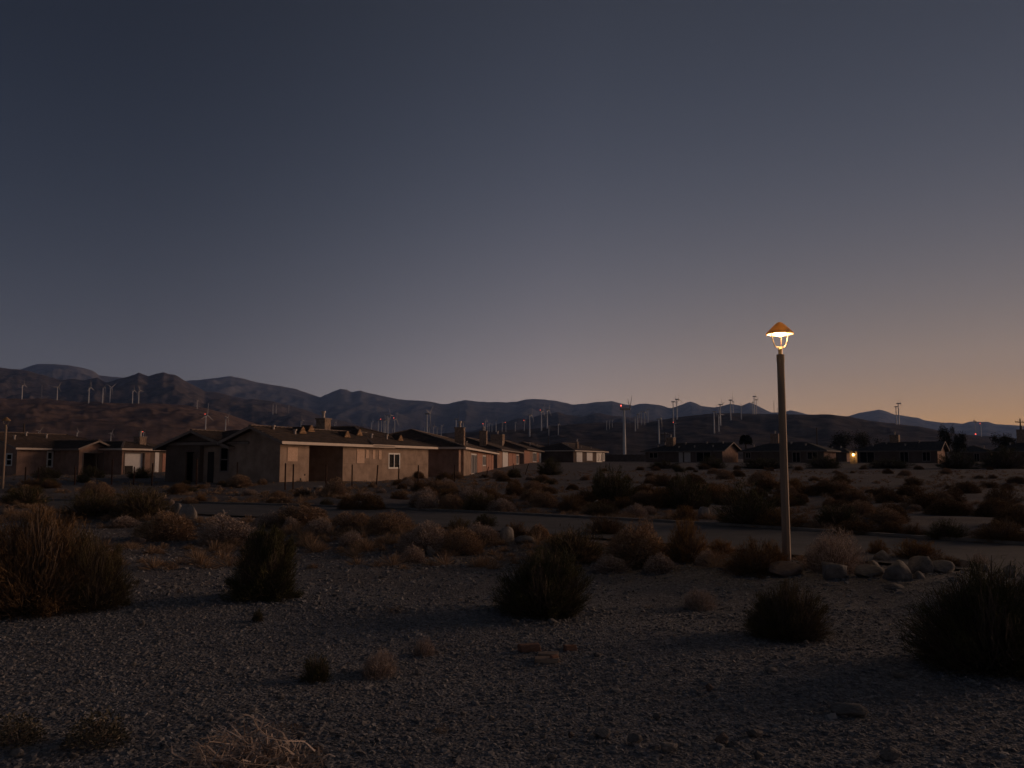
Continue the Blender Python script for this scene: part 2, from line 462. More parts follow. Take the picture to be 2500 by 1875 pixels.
def ribbon_along(C, o0, o1, lift):
    V = []
    N = len(C)
    for k in range(N):
        d = C[min(k + 1, N - 1)] - C[max(k - 1, 0)]; d = d / np.hypot(*d)
        nrm = np.array([d[1], -d[0]])      # points beyond the road (away from camera)
        for o in (o0, o1):
            p = C[k] + nrm * o
            V.append((p[0], p[1], float(T0(p[0], p[1])) + lift))
    return V
def build_road():
    v = MB()
    n = 9
    rows = [ribbon_along(ROADC, -ROADW / 2 + ROADW * k / n, -ROADW / 2 + ROADW * (k + 1) / n, -.02) for k in range(n)]
    V = []; F = []
    for rw in rows:
        i0 = len(V); V += rw
        for k in range(len(ROADC) - 1): F.append((i0 + 2*k, i0 + 2*k + 1, i0 + 2*k + 3, i0 + 2*k + 2))
    tag(link('road', np_mesh('road', np.array(V), np.array(F), MAT['road'], smooth=True)), kind='structure')
    a = ROADW / 2
    k = MB()
    C = ROADC
    lo = ribbon_along(C, a, a + .16, -.06); hi = ribbon_along(C, a, a + .16, .035)
    i0 = len(k.v); k.v += lo + hi; L = len(lo)
    for j in range(len(C) - 1):
        a0 = 2 * j
        k.f += [[L+a0, L+a0+1, L+a0+3, L+a0+2], [a0, a0+2, L+a0+2, L+a0], [a0+1, L+a0+1, L+a0+3, a0+3]]
        k.m += [0, 0, 0]
    tag(k.build('kerb', MAT['kerb']), kind='structure')
build_road()

# ------------------------------------------------------------------ hills and mountains
HILLS = []          # for dropping turbines on
def mountain(name, D0, D1, pts, material, rough_amp=.16, nscale=300., seed=0, step=6, rows=46, power=.9, crest=0.0, lo=-450, hi=2950):
    pts = sorted(pts)
    px = np.arange(lo, hi + 1, step, dtype=float)
    py = np.interp(px, [p[0] for p in pts], [p[1] for p in pts])
    py = py + (fbm(px / 23., px * 0 + seed, 4, seed) - .5) * crest
    xc = (px - 1250) / FPX; yc = (937.5 - py) / FPX
    dy = CP - yc * SP; dz = SP + yc * CP
    ax = xc / dy; ridge = CAMZ + D1 * dz / dy
    s = np.concatenate([np.linspace(0, 1, rows), np.linspace(1.015, 1.12, 6)])
    Sg, AX = np.meshgrid(s, ax, indexing='ij')
    RD = np.broadcast_to(ridge, Sg.shape)
    Y = D0 + (D1 - D0) * Sg
    X = AX * Y
    base = T0(X, Y) - 6
    pr = np.where(Sg <= 1, np.clip(Sg, 0, 1) ** power * (1.0), 1 - .7 * (Sg - 1) / .12)
    H = np.maximum(RD - base, 0)
    env = np.clip(1 - np.abs(2 * np.clip(Sg, 0, 1) - 1) ** 2.5, 0, 1)
    nz = fbm(X / nscale + seed * 3.7, Y / (nscale * 1.7), 5, seed, ridged=True) - .62
    fine = fbm(X / (nscale * .18), Y / (nscale * .3), 3, seed + 30, ridged=True) - .6
    Z = base + H * pr + H * rough_amp * env * (nz * 2.2 + fine * .6)
    r, c = X.shape
    V = np.stack([X, Y, Z], -1).reshape(-1, 3)
    i = np.arange(r * c).reshape(r, c)
    Q = np.stack([i[:-1, :-1], i[:-1, 1:], i[1:, 1:], i[1:, :-1]], -1).reshape(-1, 4)
    me = np_mesh(name, V, Q, material, smooth=True)
    HILLS.append((V, Q))
    return tag(link(name, me), kind='structure')

FAR = [(-600, 930), (0, 912), (52, 901), (90, 889), (136, 888), (192, 895), (226, 905), (242, 916), (294, 921), (380, 935), (454, 930), (490, 927), (520, 923), (565, 918), (600, 926), (633, 934), (680, 941), (723, 950), (755, 961), (782, 970), (800, 962), (831, 949), (845, 951), (859, 957), (880, 953), (904, 960), (935, 967), (972, 974), (1010, 978), (1038, 978), (1075, 985), (1097, 986), (1120, 979), (1136, 976), (1152, 978), (1170, 981), (1215, 981), (1235, 983), (1260, 980), (1285, 976), (1305, 974), (1330, 975), (1350, 978), (1396, 987), (1430, 985), (1463, 981), (1495, 979), (1525, 987), (1544, 991), (1562, 986), (1579, 985), (1609, 989), (1639, 997), (1661, 988), (1685, 980), (1700, 985), (1713, 991), (1743, 995), (1766, 991), (1781, 986), (1810, 991), (1830, 983), (1853, 992), (1883, 1007), (1910, 1007), (1930, 1002), (1970, 1011), (2020, 1016), (2069, 1016), (2099, 1008), (2146, 999), (2186, 1012), (2243, 1021), (2258, 1027), (2300, 1031), (2348, 1034), (2373, 1029), (2410, 1030), (2432, 1036), (2500, 1039), (2700, 1046), (3100, 1060)]
mountain('mountain_range', 5200, 9000, FAR, MAT['far'], .13, 900, 5, step=4, rows=44, crest=3.0)
LEFTM = [(-600, 890), (-200, 900), (0, 897), (34, 901), (68, 906), (102, 914), (145, 928), (172, 925), (203, 928), (237, 922), (260, 935), (283, 928), (316, 919), (339, 910), (362, 919), (380, 913), (400, 909), (425, 914), (452, 930), (500, 955), (530, 958), (560, 967), (600, 974), (640, 976), (669, 980), (705, 990), (742, 1000), (782, 1014), (827, 1026), (883, 1039), (960, 1060), (1050, 1085), (1200, 1110), (3000, 1115)]
mountain('rocky_mountain', 2500, 4200, LEFTM, MAT['hill_dark'], .14, 420, 11, step=4, rows=56, crest=4.0, hi=1300)
PLAT = [(-600, 960), (-100, 968), (0, 973), (60, 974), (120, 976), (192, 982), (271, 984), (384, 985), (440, 988), (500, 996), (560, 1012), (610, 1030), (680, 1052), (760, 1072), (850, 1090), (1000, 1108), (1300, 1115)]
mountain('brown_hill', 900, 2000, PLAT, MAT['hill'], .15, 300, 23, step=4, rows=60, power=.8, crest=2.0, hi=1300)
MIDR = [(900, 1110), (1000, 1085), (1080, 1066), (1150, 1052), (1237, 1030), (1264, 1021), (1290, 1022), (1316, 1014), (1362, 1007), (1396, 1014), (1418, 1018), (1452, 1009), (1497, 1016), (1550, 1020), (1600, 1026), (1700, 1045), (1900, 1080), (2100, 1110)]
mountain('rocky_foothill', 2600, 3900, MIDR, MAT['hill_dark'], .18, 300, 37, step=4, rows=40, crest=4.0, lo=850, hi=2150)
RIGHTH = [(700, 1112), (800, 1085), (900, 1070), (1000, 1063), (1100, 1058), (1180, 1055), (1280, 1050), (1328, 1044), (1384, 1038), (1500, 1032), (1574, 1033), (1604, 1027), (1649, 1019), (1699, 1013), (1748, 1009), (1798, 1009), (1873, 1011), (2000, 1013), (2025, 1012), (2074, 1017), (2124, 1027), (2186, 1034), (2248, 1042), (2323, 1058), (2397, 1066), (2447, 1069), (2500, 1073), (2700, 1085), (3000, 1100)]
mountain('low_ridge', 800, 1900, RIGHTH, MAT['hill_dark'], .13, 240, 41, step=4, rows=56, power=.85, crest=2.0, lo=650)

# one search tree of ground and hills
_v = []; _f = []
for V_, Q_ in [(GV, GQ)] + HILLS:
    o_ = len(_v); _v += V_.tolist(); _f += (Q_ + o_).tolist()
BVH = BVHTree.FromPolygons(_v, _f)
del _v, _f

# ------------------------------------------------------------------ houses
def wall_face(mb, p0, d, L, H, holes=(), th=.18, m=0):
    """upright wall from p0 along unit d (2-D), outside to the right of d; holes = (s0, s1, z0, z1)"""
    p0 = Vector((p0[0], p0[1], 0)); d = Vector((d[0], d[1], 0)); n = Vector((d.y, -d.x, 0))   # outward
    xs = sorted(set([0, L] + [h[0] for h in holes] + [h[1] for h in holes]))
    zs = sorted(set([-.5, H] + [h[2] for h in holes] + [h[3] for h in holes]))
    P = lambda s, z, t: p0 + d * s - n * t + Vector((0, 0, z))
    inside = lambda s, z: any(h[0] < s < h[1] and h[2] < z < h[3] for h in holes)
    for a, b in zip(xs[:-1], xs[1:]):
        for c, e in zip(zs[:-1], zs[1:]):
            if inside((a + b) / 2, (c + e) / 2): continue
            mb.poly([P(a, c, 0), P(b, c, 0), P(b, e, 0), P(a, e, 0)], m)
    for (a, b, c, e) in holes:
        mb.poly([P(a, c, 0), P(a, e, 0), P(a, e, th), P(a, c, th)], m)
        mb.poly([P(b, c, 0), P(b, c, th), P(b, e, th), P(b, e, 0)], m)
        mb.poly([P(a, e, 0), P(b, e, 0), P(b, e, th), P(a, e, th)], m)
        mb.poly([P(a, c, 0), P(a, c, th), P(b, c, th), P(b, c, 0)], m)

def window(parent, p0, d, s0, s1, z0, z1, mull='v', name='window', depth=.10, glass='glass', frame='frame', fw=.06, proud=.02):
    """framed window set into a wall opening; returns the frame object, the pane is its child"""
    p0 = Vector((p0[0], p0[1], 0)); d = Vector((d[0], d[1], 0)); n = Vector((d.y, -d.x, 0))
    P = lambda s, z, t: p0 + d * s + n * t + Vector((0, 0, z))
    mb = MB()
    def member(a, b, c, e):
        pts = [P(a, c, proud), P(b, c, proud), P(b, e, proud), P(a, e, proud), P(a, c, -depth), P(b, c, -depth), P(b, e, -depth), P(a, e, -depth)]
        i = len(mb.v); mb.v += [tuple(q) for q in pts]
        for f in ((0,1,2,3),(4,7,6,5),(0,4,5,1),(1,5,6,2),(2,6,7,3),(3,7,4,0)): mb.f.append([i + k for k in f]); mb.m.append(0)
    member(s0 - fw * .3, s0 + fw, z0 - fw * .3, z1 + fw * .3); member(s1 - fw, s1 + fw * .3, z0 - fw * .3, z1 + fw * .3)
    member(s0 + fw, s1 - fw, z0 - fw * .3, z0 + fw); member(s0 + fw, s1 - fw, z1 - fw, z1 + fw * .3)
    if mull == 'v': c = (s0 + s1) / 2; member(c - fw * .5, c + fw * .5, z0 + fw, z1 - fw)
    elif mull == 'h': c = (z0 + z1) / 2; member(s0 + fw, s1 - fw, c - fw * .5, c + fw * .5)
    fo = mb.build(name, MAT[frame], parent)
    pb = MB()
    pb.poly([P(s0, z0, -depth * .6), P(s1, z0, -depth * .6), P(s1, z1, -depth * .6), P(s0, z1, -depth * .6)])
    pb.build('pane', MAT[glass], fo)
    return fo

def panel(parent, name, p0, d, s0, s1, z0, z1, material, t=.03, back=-.01):
    p0 = Vector((p0[0], p0[1], 0)); d = Vector((d[0], d[1], 0)); n = Vector((d.y, -d.x, 0))
    P = lambda s, z, q: p0 + d * s + n * q + Vector((0, 0, z))
    mb = MB(); i = 0
    mb.v = [tuple(x) for x in (P(s0,z0,t),P(s1,z0,t),P(s1,z1,t),P(s0,z1,t),P(s0,z0,back),P(s1,z0,back),P(s1,z1,back),P(s0,z1,back))]
    mb.f = [[0,1,2,3],[4,7,6,5],[0,4,5,1],[1,5,6,2],[2,6,7,3],[3,7,4,0]]; mb.m = [0] * 6
    return mb.build(name, MAT[material], parent)

def courses(mb, poly, step, lift=.035, m=0):
    """cover a sloping convex polygon (its first edge the eave) with stepped tile courses"""
    P = [Vector(p) for p in poly]
    e = (P[1] - P[0]).normalized()
    nrm = (P[1] - P[0]).cross(P[2] - P[1]).normalized()
    if nrm.z < 0: nrm = -nrm
    up = nrm.cross(e).normalized()
    if up.z < 0: up = -up
    q = [((p - P[0]).dot(e), (p - P[0]).dot(up)) for p in P]
    vmax = max(b for a, b in q)
    def span(v):
        xs = []
        for (a, b), (c, d) in zip(q, q[1:] + q[:1]):
            if abs(b - d) < 1e-9:
                if abs(b - v) < 1e-6: xs += [a, c]
            elif min(b, d) - 1e-9 <= v <= max(b, d) + 1e-9: xs.append(a + (c - a) * (v - b) / (d - b))
        return (min(xs), max(xs)) if xs else None
    k = max(1, int(round(vmax / step))); st = vmax / k
    to3 = lambda a, b, h: P[0] + e * a + up * b + nrm * h
    for j in range(k):
        v0, v1 = j * st, (j + 1) * st
        s0, s1 = span(max(v0, 1e-5)), span(min(v1, vmax - 1e-5))
        if not s0 or not s1: continue
        jit = random.uniform(-.006, .006)
        mb.poly([to3(s0[0], v0, lift + jit), to3(s0[1], v0, lift + jit), to3(s1[1], v1, .004), to3(s1[0], v1, .004)], m)
        mb.poly([to3(s0[0], v0, -.03), to3(s0[1], v0, -.03), to3(s0[1], v0, lift + jit), to3(s0[0], v0, lift + jit)], m)

def roof(parent, x0, x1, y0, y1, h, axis='x', ends=('gable', 'gable'), o=.6, pitch=.32, step=.36, tile='tile', fascia='fascia_dark', fascia_sides='snwe', lit=None, ridge=True, gable_mat='stucco', th=.14):
    """gabled or hipped tiled roof over a local rectangle; ends = (low end, high end) along the ridge axis"""
    sw = axis == 'y'
    if sw: a0, a1, b0, b1 = y0, y1, x0, x1
    else: a0, a1, b0, b1 = x0, x1, y0, y1
    G = (lambda a, b, z: (b, a, z)) if sw else (lambda a, b, z: (a, b, z))
    zE = h + .12 - pitch * o
    half = (b1 - b0) / 2 + o; bm = (b0 + b1) / 2
    zR = zE + pitch * half
    A0, A1, B0, B1 = a0 - o, a1 + o, b0 - o, b1 + o
    ra = A0 if ends[0] == 'gable' else A0 + half
    rb = A1 if ends[1] == 'gable' else A1 - half
    mb = MB()
    faces = [[G(A0, B0, zE), G(A1, B0, zE), G(rb, bm, zR), G(ra, bm, zR)], [G(A1, B1, zE), G(A0, B1, zE), G(ra, bm, zR), G(rb, bm, zR)]]
    if ends[0] == 'hip': faces.append([G(A0, B1, zE), G(A0, B0, zE), G(ra, bm, zR)])
    if ends[1] == 'hip': faces.append([G(A1, B0, zE), G(A1, B1, zE), G(rb, bm, zR)])
    for f in faces:
        courses(mb, f, step)
        mb.poly([(p[0], p[1], p[2] - th) for p in f])
    ro = mb.build('roof', MAT[tile], parent)
    if ridge:
        rg = MB()
        def caps(p, q):
            p = Vector(p); q = Vector(q); L = (q - p).length; k = max(1, int(L / .42))
            for j in range(k):
                a = p.lerp(q, j / k); b = p.lerp(q, (j + .96) / k)
                rg.bar(a + Vector((0, 0, .035)), b + Vector((0, 0, .065)), .22, .07)
        caps(G(ra, bm, zR), G(rb, bm, zR))
        if ends[0] == 'hip': caps(G(A0, B0, zE), G(ra, bm, zR)); caps(G(A0, B1, zE), G(ra, bm, zR))
        if ends[1] == 'hip': caps(G(A1, B0, zE), G(rb, bm, zR)); caps(G(A1, B1, zE), G(rb, bm, zR))
        rg.build('ridge_tiles', MAT['ridge'], ro)
    fb = MB()
    zf0, zf1 = zE - .19, zE - .005
    t = .035
    def eave(side):
        if side == 'lo': fb.box(*[tuple(map(min, zip(G(A0, B0 - t, zf0), G(A1, B0, zf1)))), tuple(map(max, zip(G(A0, B0 - t, zf0), G(A1, B0, zf1))))])
        else: fb.box(*[tuple(map(min, zip(G(A0, B1, zf0), G(A1, B1 + t, zf1)))), tuple(map(max, zip(G(A0, B1, zf0), G(A1, B1 + t, zf1))))])
    eave('lo'); eave('hi')
    rks = []
    for k, (A, kind) in enumerate(((A0, ends[0]), (A1, ends[1]))):
        sgn = -1 if k == 0 else 1
        if kind == 'gable':
            rk = MB(); rks.append(rk); rk.bar(G(A + sgn * t / 2, B0, zE - .09), G(A + sgn * t / 2, bm, zR - .09), t, .18)
            rk = MB(); rks.append(rk); rk.bar(G(A + sgn * t / 2, B1, zE - .09), G(A + sgn * t / 2, bm, zR - .09), t, .18)
        else:
            p, q = G(A, B0, zf0), G(A + sgn * t, B1, zf1)
            fb.box(tuple(map(min, zip(p, q))), tuple(map(max, zip(p, q))))
    fo = fb.build('fascia', MAT[fascia], parent)
    for rk in rks: rk.build('rake_board', MAT['fascia_dark'], parent)  # rakes take the dark tone, their shade put into the colour
    # gable triangles
    if 'gable' in ends:
        for k, (A, kind) in enumerate(((a0, ends[0]), (a1, ends[1]))):
            if kind == 'gable':
                gb = MB(); zt = h - .01; q = .12 if k == 0 else -.12
                f0 = [G(A, b0, zt), G(A, b1, zt), G(A, bm, zt + pitch * (b1 - b0) / 2)]
                f1 = [G(A + q, b0, zt), G(A + q, b1, zt), G(A + q, bm, zt + pitch * (b1 - b0) / 2)]
                gb.poly(f0); gb.poly(f1[::-1]); gb.poly([f0[0], f0[1], f1[1], f1[0]])
                gb.build('gable_wall', MAT[gable_mat], parent)
    return ro

def rect_walls(parent, x0, x1, y0, y1, h, material, holes=None, th=.18):
    """four walls round a local rectangle; holes = {'s': [...], 'n': ..., 'w': ..., 'e': ...} measured from the low end"""
    holes = holes or {}
    mb = MB()
    wall_face(mb, (x0, y0), (1, 0), x1 - x0, h, holes.get('s', ()), th)
    wall_face(mb, (x1, y0), (0, 1), y1 - y0, h, holes.get('e', ()), th)
    wall_face(mb, (x1, y1), (-1, 0), x1 - x0, h, holes.get('n', ()), th)
    wall_face(mb, (x0, y1), (0, -1), y1 - y0, h, holes.get('w', ()), th)
    return mb.build('wall', MAT[material], parent)

def roof_z(y0, y1, h, o, pitch, y):
    return h + .12 - pitch * o + pitch * (min(y - (y0 - o), (y1 + o) - y))

def vent_pipe(parent, x, y, z, hgt=.45, r=.05):
    mb = MB(); mb.tube([(x, y, z - .15), (x, y, z + hgt)], r, 8); mb.tube([(x, y, z + hgt), (x, y, z + hgt + .08)], r * 1.7, 8)
    return mb.build('vent_pipe', MAT['pipe'], parent)

def roof_vent(parent, x, y, z, w=.8, slope_dir=-1, n=5):
    """a little gabled louver vent made of stacked clay slats, each narrower than the one below"""
    hd = MB(); dy = .55
    hd.poly([(x - w/2, y + slope_dir * .02, z), (x + w/2, y + slope_dir * .02, z), (x, y + slope_dir * .02, z + w * .62)])
    hd.poly([(x - w/2, y, z), (x, y, z + w * .62), (x, y - slope_dir * dy * 1.6, z + w * .62), (x - w/2, y - slope_dir * .1, z)])
    hd.poly([(x + w/2, y, z), (x + w/2, y - slope_dir * .1, z), (x, y - slope_dir * dy * 1.6, z + w * .62), (x, y, z + w * .62)])
    ob = hd.build('roof_vent', MAT['tile'], parent)
    base = None
    for k in range(n):
        ww = w * (1 - k / n) * .9; zz = z + .04 + k * w * .62 / n
        s = MB(); s.box((x - ww/2, min(y + slope_dir * .03, y + slope_dir * .12), zz), (x + ww/2, max(y + slope_dir * .03, y + slope_dir * .12), zz + w * .062))
        s.build('slat', MAT['louver'], ob)
    return ob

def chimney(parent, x, y, z, w=1.1, d=1.1, h=1.3, material='stone', pot=True, stones=True, down=1.2):
    b = MB(); b.box((x - w/2, y - d/2, z - down), (x + w/2, y + d/2, z + h))
    co = b.build('chimney', MAT[material], parent)
    if stones:
        s = MB(); rr = random.Random(int(x * 91 + z * 13))
        for (fx, fy) in ((0, -1), (-1, 0), (1, 0)):
            zz = z - .2
            while zz < z + h - .12:
                hh = rr.uniform(.12, .2); t = -.5
                span = w if fy else d
                while t < .5:
                    ln = rr.uniform(.18, .34) / span
                    t1 = min(t + ln, .5)
                    pr = rr.uniform(.02, .05)
                    if fy: s.box((x + t * w + .01, y - d/2 - pr, zz), (x + t1 * w - .01, y - d/2, zz + hh - .02))
                    else: s.box((x + fx * w/2 if fx > 0 else x - w/2 - pr, y + t * d + .01, zz), (x + w/2 + pr if fx > 0 else x - w/2, y + t1 * d - .01, zz + hh - .02))
                    t = t1
                zz += hh
        st = s.build('stone', MAT[material], co); st['kind'] = 'stuff'
    c = MB(); c.box((x - w/2 - .08, y - d/2 - .08, z + h), (x + w/2 + .08, y + d/2 + .08, z + h + .1))
    c.build('chimney_cap', MAT['fascia_dark'], co)
    if pot:
        p = MB(); p.tube([(x, y, z + h + .1), (x, y, z + h + .55)], .13, 10); p.tube([(x, y, z + h + .55), (x, y, z + h + .7)], .19, 10)
        p.build('flue', MAT['pipe'], co)
    return co

def house(name, px, y, u, label, z=None):
    """an Empty at the house corner seen at photo column px and distance y, local x along unit u"""
    x = (px - 1250) / FPX * y / CP * (1.0)
    x = (px - 1250) / FPX * (y * CP + 0.0)   # close enough to the ray at ground level
    zz = float(T0(x, y)) if z is None else z
    return empty(name, (x, y, zz), math.atan2(u[1], u[0]), label, 'house', 'unfinished stucco houses')

def unit(a, b):
    L = math.hypot(a, b); return (a / L, b / L)

# --- main house
def main_house():
    H = house('stucco_house', 683, 55.0, unit(.402, .916), 'nearest house, long sunlit stucco wall with boarded windows and a dark patio recess')
    h = 2.85; L = 19.6
    # wing along the lit side, with the patio cut into it; u runs along the lit wall
    r0, r1, rd = 3.05, 7.0, 3.0
    wall = MB()
    W1, W2 = 15.1, 17.1
    wz0, wz1 = 1.25, 2.2
    wall_face(wall, (0, 0), (1, 0), r0, h)
    wall_face(wall, (r0, 0), (0, 1), rd, h)
    wall_face(wall, (r0, rd), (1, 0), r1 - r0, h)
    wall_face(wall, (r1, rd), (0, -1), rd, h)
    wall_face(wall, (r1, 0), (1, 0), L - r1, h, [(13.2 - r1, 14.9 - r1, .95, 2.15)])
    wall_face(wall, (L, 0), (0, 1), 14.6, h)
    wall_face(wall, (0, 4.1), (0, -1), 4.1, h)
    wall_face(wall, (.45, 4.1), (-1, 0), .45, h)
    wall_face(wall, (.45, 7.2), (0, -1), 3.1, h, [(7.2 - 5.45, 7.2 - 4.70, .75, 2.4)])
    wall_face(wall, (L, 14.6), (-1, 0), L - 10.6, h); wall_face(wall, (10.6, 14.6), (0, -1), 4.6, h); wall_face(wall, (10.6, 10), (-1, 0), 10.1, h - .4)
    wall.build('wall', MAT['stucco'], H)
    # dark blocks in place of the unlit rooms behind the window openings
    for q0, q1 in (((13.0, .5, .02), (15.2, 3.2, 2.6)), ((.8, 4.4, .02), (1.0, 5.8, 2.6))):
        inn = MB(); inn.box(q0, q1); inn.build('room_shade_fill', MAT['dark_in'], H)
    window(H, (0, 0), (1, 0), 13.2, 14.9, .95, 2.15, 'v', fw=.09)
    window(H, (.45, 7.2), (0, -1), 7.2 - 5.45, 7.2 - 4.70, .75, 2.4, 'h', fw=.07, frame='fascia_dark')  # pale frame coloured darker for the shaded side
    # chipboard over the windows
    panel(H, 'board', (0, 0), (1, 0), .72, 1.78, 1.45, 2.38, 'osb')['label'] = 'square pale chipboard near the gable corner'
    panel(H, 'board', (0, 0), (1, 0), 8.75, 9.75, 1.35, 2.4, 'osb')
    for s in (9.95, 10.85, 11.75): panel(H, 'board', (0, 0), (1, 0), s, s + .38, 1.72 - (s - 9.95) * .04, 2.38, 'osb')
    # seam, spots and a low access hatch
    panel(H, 'stucco_joint', (0, 0), (1, 0), r1 + .02, L - .3, 1.285, 1.3, 'stucco_dark', t=.006)
    panel(H, 'hatch', (0, 0), (1, 0), 2.1, 2.24, .0, .32, 'dark_in', t=.012)
    panel(H, 'hole', (0, 0), (1, 0), 2.55, 2.68, .48, .60, 'dark_in', t=.012)
    # front gable wing roof (ridge along u), hip wing across the back, low entry gable
    roof(H, 0, 12.5, 0, 4.1, h, 'x', ('gable', 'gable'), fascia='fascia', gable_mat='stucco', pitch=.39)
    roof(H, .55, 5.2, 3.2, 9.0, h - .02, 'y', ('hip', 'hip'), fascia='fascia_dark', ridge=False)
    roof(H, 10.6, L, 0, 15, h, 'y', ('hip', 'hip'), fascia='fascia', o=.6)
    # entry wing on the shaded side
    ew = MB()
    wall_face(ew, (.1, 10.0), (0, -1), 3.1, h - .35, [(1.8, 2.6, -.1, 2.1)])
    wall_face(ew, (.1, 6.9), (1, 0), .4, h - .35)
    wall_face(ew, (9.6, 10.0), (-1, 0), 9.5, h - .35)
    ew.build('entry_wall', MAT['stucco_dark'], H)  # shade of this side put into the stucco colour
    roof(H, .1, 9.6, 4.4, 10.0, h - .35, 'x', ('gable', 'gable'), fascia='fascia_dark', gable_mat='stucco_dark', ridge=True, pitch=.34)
    e2 = MB(); e2.box((.9, 7.1, 0), (1.0, 9.8, 2.4)); e2.build('entry_shade_fill', MAT['dark_in'], H)
    panel(H, 'door', (.1, 10.0), (0, -1), 2.2, 2.58, 0, 2.05, 'stucco_dark', t=-.3, back=-.4)
    panel(H, 'door', (.45, 7.2), (0, -1), .70, 1.24, 0, 2.1, 'dark_in', t=.02)
    # on the roof
    pit = .32
    for u_, v_ in ((3.5, 1.0), (5.1, 1.5), (8.4, .7)):
        roof_vent(H, u_, v_, roof_z(0, 4.1, h, .6, .39, v_))
    roof_vent(H, 10.9, 1.3, h + .12 + .39 * 1.3, w=.8)
    roof_vent(H, 16.1, .75, h + .12 + pit * .75, w=.8)
    for u_, v_ in ((2.6, .9), (12.2, 1.0), (14.6, 1.1), (1.2, 1.6)):
        vent_pipe(H, u_, v_, h + .12 + pit * v_, .3, .09)
    chimney(H, 13.0, 6.2, h + 1.25, .8, .85, .85, stones=True)
    return H
main_house()

def row_house(px0, y0, px1, y1, depth, label, openings, board=True, h=2.75, wallm='stucco_brown', chim=None, fascia='fascia', tile='tile', hip_lo='hip', chim_stone=True, vents=(), ridge_pitch=.30, name='stucco_house', panelled=False):
    a = Vector(((px0 - 1250) / FPX * y0 * CP, y0)); b = Vector(((px1 - 1250) / FPX * y1 * CP, y1))
    d = b - a; L = d.length; u = d / L
    H = house(name, px0, y0, (u.x, u.y), label)
    holes = [(s0 * L, s1 * L, z0, z1) for (s0, s1, z0, z1, kind) in openings if kind in ('window', 'slider', 'dark')]
    rect_walls(H, 0, L, 0, depth, h, wallm, {'s': holes})
    if holes:
        inn = MB(); inn.box((.5, .35, .02), (L - .5, .4, h - .1)); inn.build('room_shade_fill', MAT['dark_in'], H)
    for (s0, s1, z0, z1, kind) in openings:
        s0 *= L; s1 *= L
        if kind == 'window': window(H, (0, 0), (1, 0), s0, s1, z0, z1, 'v', fw=.10 * max(1, y0 / 110), glass='pale_glass')
        elif kind == 'slider': window(H, (0, 0), (1, 0), s0, s1, z0, z1, 'v', name='sliding_door', fw=.12 * max(1, y0 / 110), glass='pale_glass')
        elif kind == 'door': panel(H, 'door', (0, 0), (1, 0), s0, s1, z0, z1, 'white', t=.05)
        elif kind == 'board': panel(H, 'board', (0, 0), (1, 0), s0, s1, z0, z1, 'osb', t=.04)
        elif kind == 'red': panel(H, 'board', (0, 0), (1, 0), s0, s1, z0, z1, 'osb_red', t=.04)
        elif kind == 'pier': panel(H, 'pier', (0, 0), (1, 0), s0, s1, z0, z1, 'stucco', t=.25)
    roof(H, 0, L, 0, depth, h, 'x' if L > depth else 'y', (hip_lo, 'hip'), fascia=fascia, tile=tile, pitch=ridge_pitch, o=.7, step=.42)
    if chim:
        s, v, w, hh = chim
        chimney(H, s * L, v, h + .12 + ridge_pitch * min(v, depth - v), w, w * .9, hh, stones=chim_stone, down=2.6)
    for s, v in vents: vent_pipe(H, s * L, v, h + .12 + ridge_pitch * min(v, depth - v), .35, .09)
    return H

# --- houses behind it, in a row along the sandy lot
row_house(1120, 78, 1205, 114, 11, 'second house of the row, brown panelled wall with a sliding door and stone chimney',
          [(.27, .42, .05, 2.2, 'slider'), (.60, .70, .95, 2.15, 'window'), (.045, .19, 0, 2.5, 'pier'), (.43, .575, 0, 2.5, 'red'), (.72, .80, 0, 2.5, 'red'), (.81, .89, 0, 2.5, 'red'), (.90, .985, 0, 2.5, 'red')],
          chim=(.07, .25, .95, 1.55), vents=((.5, 1.5),))
row_house(1214, 119, 1268, 146, 11, 'third house of the row, with a tall white door at its near corner',
          [(.20, .42, 0, 2.45, 'door'), (.45, .62, 0, 2.45, 'red'), (.64, .78, 0, 2.45, 'red'), (.84, .95, .6, 2.2, 'window')], chim=(.05, 2.2, 1.05, 1.7), fascia='fascia_dark')
row_house(1279, 151, 1321, 176, 11, 'fourth house of the row, reddish boarded wall with a dark window pair',
          [(0.02, .30, 0, 2.45, 'red'), (.48, .70, .4, 2.2, 'window'), (.72, .86, .4, 2.2, 'red'), (.89, .99, 0, 2.2, 'door')], fascia='fascia_dark', chim=(.05, 5.0, 2.4, .85))
row_house(1325, 181, 1368, 204, 11, 'fifth house of the row, with a dark doorway between red boards',
          [(0.0, .2, 0, 2.45, 'red'), (.30, .55, 0, 2.4, 'dark'), (.58, .98, 0, 2.45, 'red')], fascia='fascia_dark', vents=((.2, 2.2), (.5, 1.4), (.05, 3)))
row_house(1400, 176, 1477, 192, 10, 'last house of the row, low hip roof with white doors and sliding windows',
          [(.09, .26, .1, 2.2, 'door'), (.40, .58, .4, 2.2, 'door'), (.72, .90, .1, 2.2, 'slider'), (.93, .99, .4, 2.1, 'window')], wallm='stucco_dark', chim=(.22, .9, .55, 1.3), vents=((.45, 1.6), (.7, 1.2), (.12, 2.2)), h=2.6)

